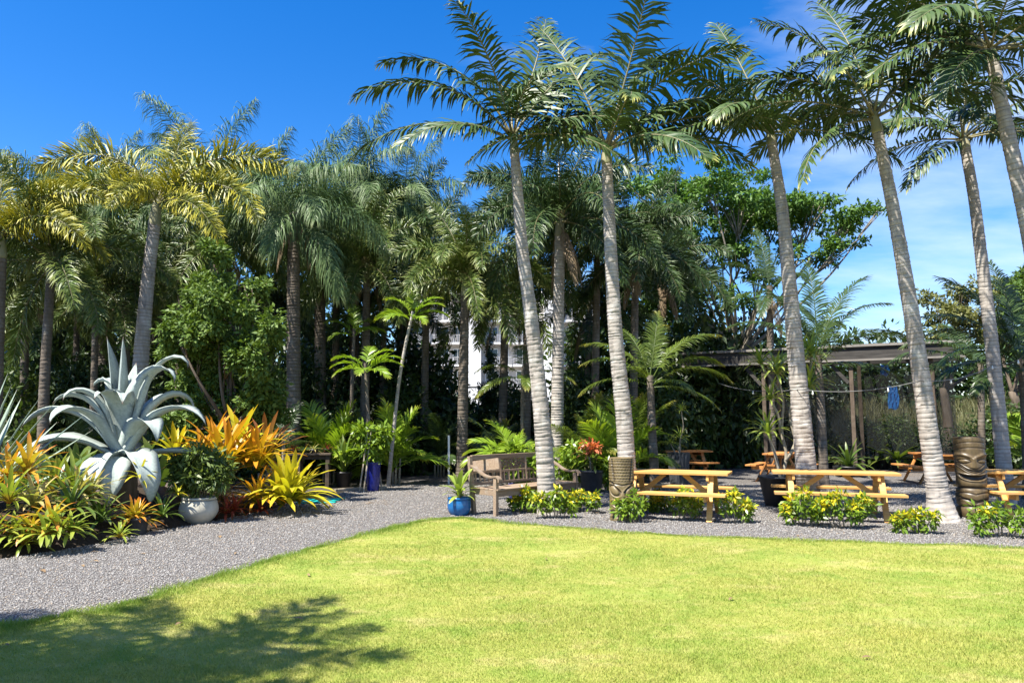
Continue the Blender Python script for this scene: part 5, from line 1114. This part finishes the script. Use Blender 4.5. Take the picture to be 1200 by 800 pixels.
def spiky(label, p, n, L, W, seed, key='furc', name='furcraea', lo=15, hi=82):
    t = thing(name, label, 'plant', p); r = np.random.default_rng(seed)
    ms = [strip('leaf', M[key], L, W, a, a-10+4*i, 1.2, 6, 0.4, 'sword', 0.012, 0.1, i) for i, a in enumerate(np.linspace(hi, lo, 6))]
    for i in range(n): put('leaf', ms[min(5, int(6*i/n))], t, (0, 0, 0.05), (0, r.uniform(-.1, .1), R(137.5*i)+r.uniform(-.2, .2)), r.uniform(0.85, 1.12))
    return t
c = at(-32, 560, 10.2); spiky('spiky grey green furcraea with long straight sword leaves next to the giant agave', (c[0], 10.2, 0.42), 46, 1.65, 0.085, 31)
def brom(label, px, py, Y, key, n, sc, seed, z=None, wide=1.0, lo=0, hi=6.9, group=None, heads=1, spread=0.2):
    c = at(px, py, Y); r = np.random.default_rng(seed)
    t = thing('bromeliad', label, 'bromeliad', (c[0], Y, max(0.0, c[2] if z is None else z)), 0, group)
    for h in range(heads):
        off = (0, 0, 0) if h == 0 else (r.uniform(-spread, spread), r.uniform(-spread, spread)*0.7, r.uniform(-.05, .05))
        rosette(t, key, n, sc*r.uniform(0.85, 1.1), off, seed+h*7, lo, hi, wide)
    return t
# tall golden clumps towards the path end
brom('tall golden orange bromeliad clump behind the stone pot', 268, 556, 13.1, 'br_gold', 26, 1.7, 401, wide=1.0, hi=4.6, heads=2, spread=0.3)
brom('golden bromeliad with upright orange tips beside the leafy tree', 292, 550, 13.4, 'br_gold', 26, 1.55, 402, hi=4.2, heads=2, spread=0.25)
brom('bright yellow bromeliad clump nearest the path corner', 328, 592, 13.2, 'br_yel', 40, 1.75, 403, hi=5.0, heads=2, spread=0.2)
brom('yellow bromeliad with drooping outer leaves beside the bright yellow clump', 350, 588, 13.9, 'br_yel', 30, 1.3, 404, hi=5.5)
brom('reddish brown bromeliad spikes rising above the golden clumps', 312, 545, 14.2, 'br_brown', 22, 1.6, 405, hi=2.4)
brom('golden bromeliad tucked against the giant agave', 235, 545, 12.9, 'br_gold', 24, 1.3, 406, hi=4.5)
brom('yellow green bromeliad behind the giant agave', 205, 540, 13.2, 'br_yel', 24, 1.35, 407, hi=4.5)
brom('small dark red bromeliad at the foot of the yellow clump', 275, 598, 12.3, 'br_red', 26, 0.62, 408, hi=6.9, heads=2, spread=0.18)
brom('cream and green bromeliad under the agave leaves', 103, 585, 10.6, 'br_cream', 28, 1.0, 409, heads=2, spread=0.25)
brom('broad green bromeliad beside the furcraea', 62, 580, 10.4, 'br_grn', 26, 1.05, 410, heads=2, spread=0.25)
brom('orange leaved bromeliad under the furcraea blades', 8, 560, 9.7, 'br_org', 26, 0.95, 411, heads=2, spread=0.2)
brom('small lime bromeliad nestled at the agave foot', 163, 560, 11.2, 'br_yel', 20, 0.6, 412)
for i, (px, py, k) in enumerate([(-8, 632, 'br_grn'), (14, 628, 'br_grn'), (35, 622, 'br_org'), (52, 628, 'br_grn'), (70, 622, 'br_grn'), (84, 624, 'br_grn'), (-20, 620, 'br_org'), (28, 638, 'br_grn'), (60, 612, 'br_org')]):
    p = at(px, py, 9.1+0.1*(i % 3)); brom({'br_grn': 'low green bromeliad with orange heart edging the gravel', 'br_org': 'low orange tipped bromeliad edging the gravel'}[k], px, py, p[1], k, 26, 0.66, 420+i, wide=1.25, group='low bromeliads edging the gravel, '+('green' if k == 'br_grn' else 'orange'), lo=1)
p = gnd(160, 626); pot('nursery_pot', 'small dark pot holding the orange and yellow bromeliad', p[0], p[1], 0.12, 0.15, 0.24, 'pot_char')
brom('orange and yellow bromeliad spilling over the small dark pot', 160, 606, p[1], 'br_org', 30, 0.62, 440, z=0.19, wide=1.1, heads=2, spread=0.08)
p = gnd(229, 613); pot('round_pot', 'round pale stone pot at the edge of the planting bed', p[0], p[1]+0.1, 0.17, 0.25, 0.40, 'pot_grey', belly=0.295, rim=0.015)
t = thing('potted_shrub', 'bushy green shrub growing in the round pale pot', 'shrub', (p[0], p[1]+0.1, 0.345))
b = MB()
for k in range(5): b.tube([(0.02*k-.04, 0, -.03), (0.06*(k-2), 0.03, 0.2), (0.13*(k-2), 0.05, 0.45)], 0.01, 5)
b.build('stems', M['stem'], t, True)
put('foliage', foliage('foliage', [(0, 0, 0.38, 0.36, 0.3, 0.26), (-0.22, 0, 0.55, 0.2, 0.2, 0.16), (0.2, 0, 0.6, 0.22, 0.2, 0.18), (0.3, -0.05, 0.3, 0.18, 0.18, 0.18), (-0.3, -0.05, 0.3, 0.16, 0.16, 0.18), (0, -0.1, 0.75, 0.2, 0.2, 0.12), (0.38, 0, 0.5, 0.16, 0.16, 0.14), (-0.36, 0, 0.6, 0.14, 0.14, 0.14)], 3000, 0.13, M['potgreen'], 17, 0.1, lump=0.5, aspect=0.28), t)
brom('small lime green bromeliad leaning against the round pot', 208, 580, 11.6, 'br_yel', 18, 0.4, 441)
for i, (px, py, Y, k, sc, n, lab) in enumerate([
    (118, 612, 10.4, 'strap', 0.9, 26, 'dark green strap leaved bromeliad spilling over the lava rocks'), (82, 600, 9.9, 'strap', 0.95, 28, 'dark green bromeliad between the furcraea and the rocks'),
    (40, 596, 9.6, 'br_cream', 0.95, 28, 'pale cream bromeliad above the low gravel edging row'), (10, 590, 9.4, 'br_grn', 0.95, 28, 'broad green bromeliad under the orange leaved one'),
    (140, 630, 10.0, 'br_grn', 0.5, 22, 'small green bromeliad beside the small dark pot'), (190, 606, 11.2, 'strap', 0.7, 24, 'dark green bromeliad between the small dark pot and the pale pot'),
    (262, 588, 12.6, 'br_brown', 0.8, 24, 'brown bromeliad shaded by the tall golden clump'), (300, 590, 12.9, 'br_gold', 1.05, 26, 'low golden bromeliad at the foot of the golden clumps'),
    (280, 535, 13.6, 'br_yel', 1.6, 26, 'tall yellow bromeliad standing among the golden clumps'), (248, 530, 13.6, 'br_gold', 1.5, 26, 'orange gold bromeliad rising behind the potted shrub'),
    (305, 600, 12.9, 'br_red', 0.55, 22, 'small red bromeliad beside the bright yellow clump')]):
    brom(lab, px, py, Y, k, n, sc, 470+i*3, hi=5.8, lo=0.5)
for i, (px, Y) in enumerate([(190, 14.2), (120, 14.0), (60, 13.5), (20, 12.5), (235, 15.2), (150, 15.0), (90, 15.2)]):
    p = at(px, 545, Y); t = thing('green_undershrub', 'low dark green plant filling the bed behind the giant agave', 'plant', (p[0], Y, 0), 0, 'low plants behind the agave')
    rosette(t, 'strap', 22, 2.1, (0, 0, 0.1), 450+i, 0, 5, 1.3)

# ------------------------------------------------------------------ string lights, pole, litter
def string_lights():
    K = [at(1215, 405, 11.4), at(1163, 428, 14.2), at(1079, 446, 11.9), at(936, 456, 13.2), at(842, 449, 17.5)]
    t = thing('string_lights', 'sagging cable of bulbs strung between the palm trunks', 'string lights', K[0]); P = []
    for a, c in zip(K[:-1], K[1:]):
        for q in np.linspace(0, 1, 9)[:-1]: P.append(a+(c-a)*q-Z*0.10*4*q*(1-q))
    P.append(K[-1]); P = np.array(P); MB().tube(P-K[0], 0.007, 5).build('cable', M['wire'], t, True)
    me = MB().lathe([(0.001, -0.13), (0.024, -0.115), (0.030, -0.09), (0.022, -0.055), (0.014, -0.04), (0.014, 0.0)], 10).mesh('bulb', True, M['bulb'])
    for i in range(3, len(P), 5): put('bulb', me, t, P[i]-K[0], sc=0.6)
string_lights()
a_, b_ = at(655, 545, 26.0), at(655, 190, 26.0); a_[2] = -0.05
o = MB().tube([a_, (a_+b_)/2, b_], [0.06, 0.05, 0.035], 8).build('flag_pole', M['pole'], None, True); tag(o, 'thin white pole rising above the dark foxtail palms', 'pole')
dl = [strip('fallen_leaf', M['dead'], 0.10, 0.035, 15, -25, 1, 5, 0.3, 'blade', seed=i) for i in range(3)]
for i, (px, py) in enumerate([(343, 724), (205, 732), (10, 756), (860, 700), (360, 672), (1010, 770), (640, 655)]):
    p = gnd(px, py, 0.035); o = put('fallen_leaf', dl[i % 3], None, p, (0.1, 0, i*1.3), 0.9); tag(o, 'dry brown leaf fallen on the lawn', 'leaf', 'fallen leaves on the lawn')

rl = np.random.default_rng(12); k = 0
while k < 34:
    px, py = rl.uniform(20, 1190), rl.uniform(566, 668); p = gnd(px, py, 0.016)
    if inside(p[None, :2], lawn_poly)[0] or not inside(p[None, :2], gravel_poly)[0]: continue
    o = put('fallen_leaf', dl[k % 3], None, p, (rl.uniform(-.2, .2), 0, rl.uniform(0, 6.28)), rl.uniform(0.7, 1.5)); tag(o, 'dry brown leaf fallen on the gravel', 'leaf', 'fallen leaves on the gravel'); k += 1
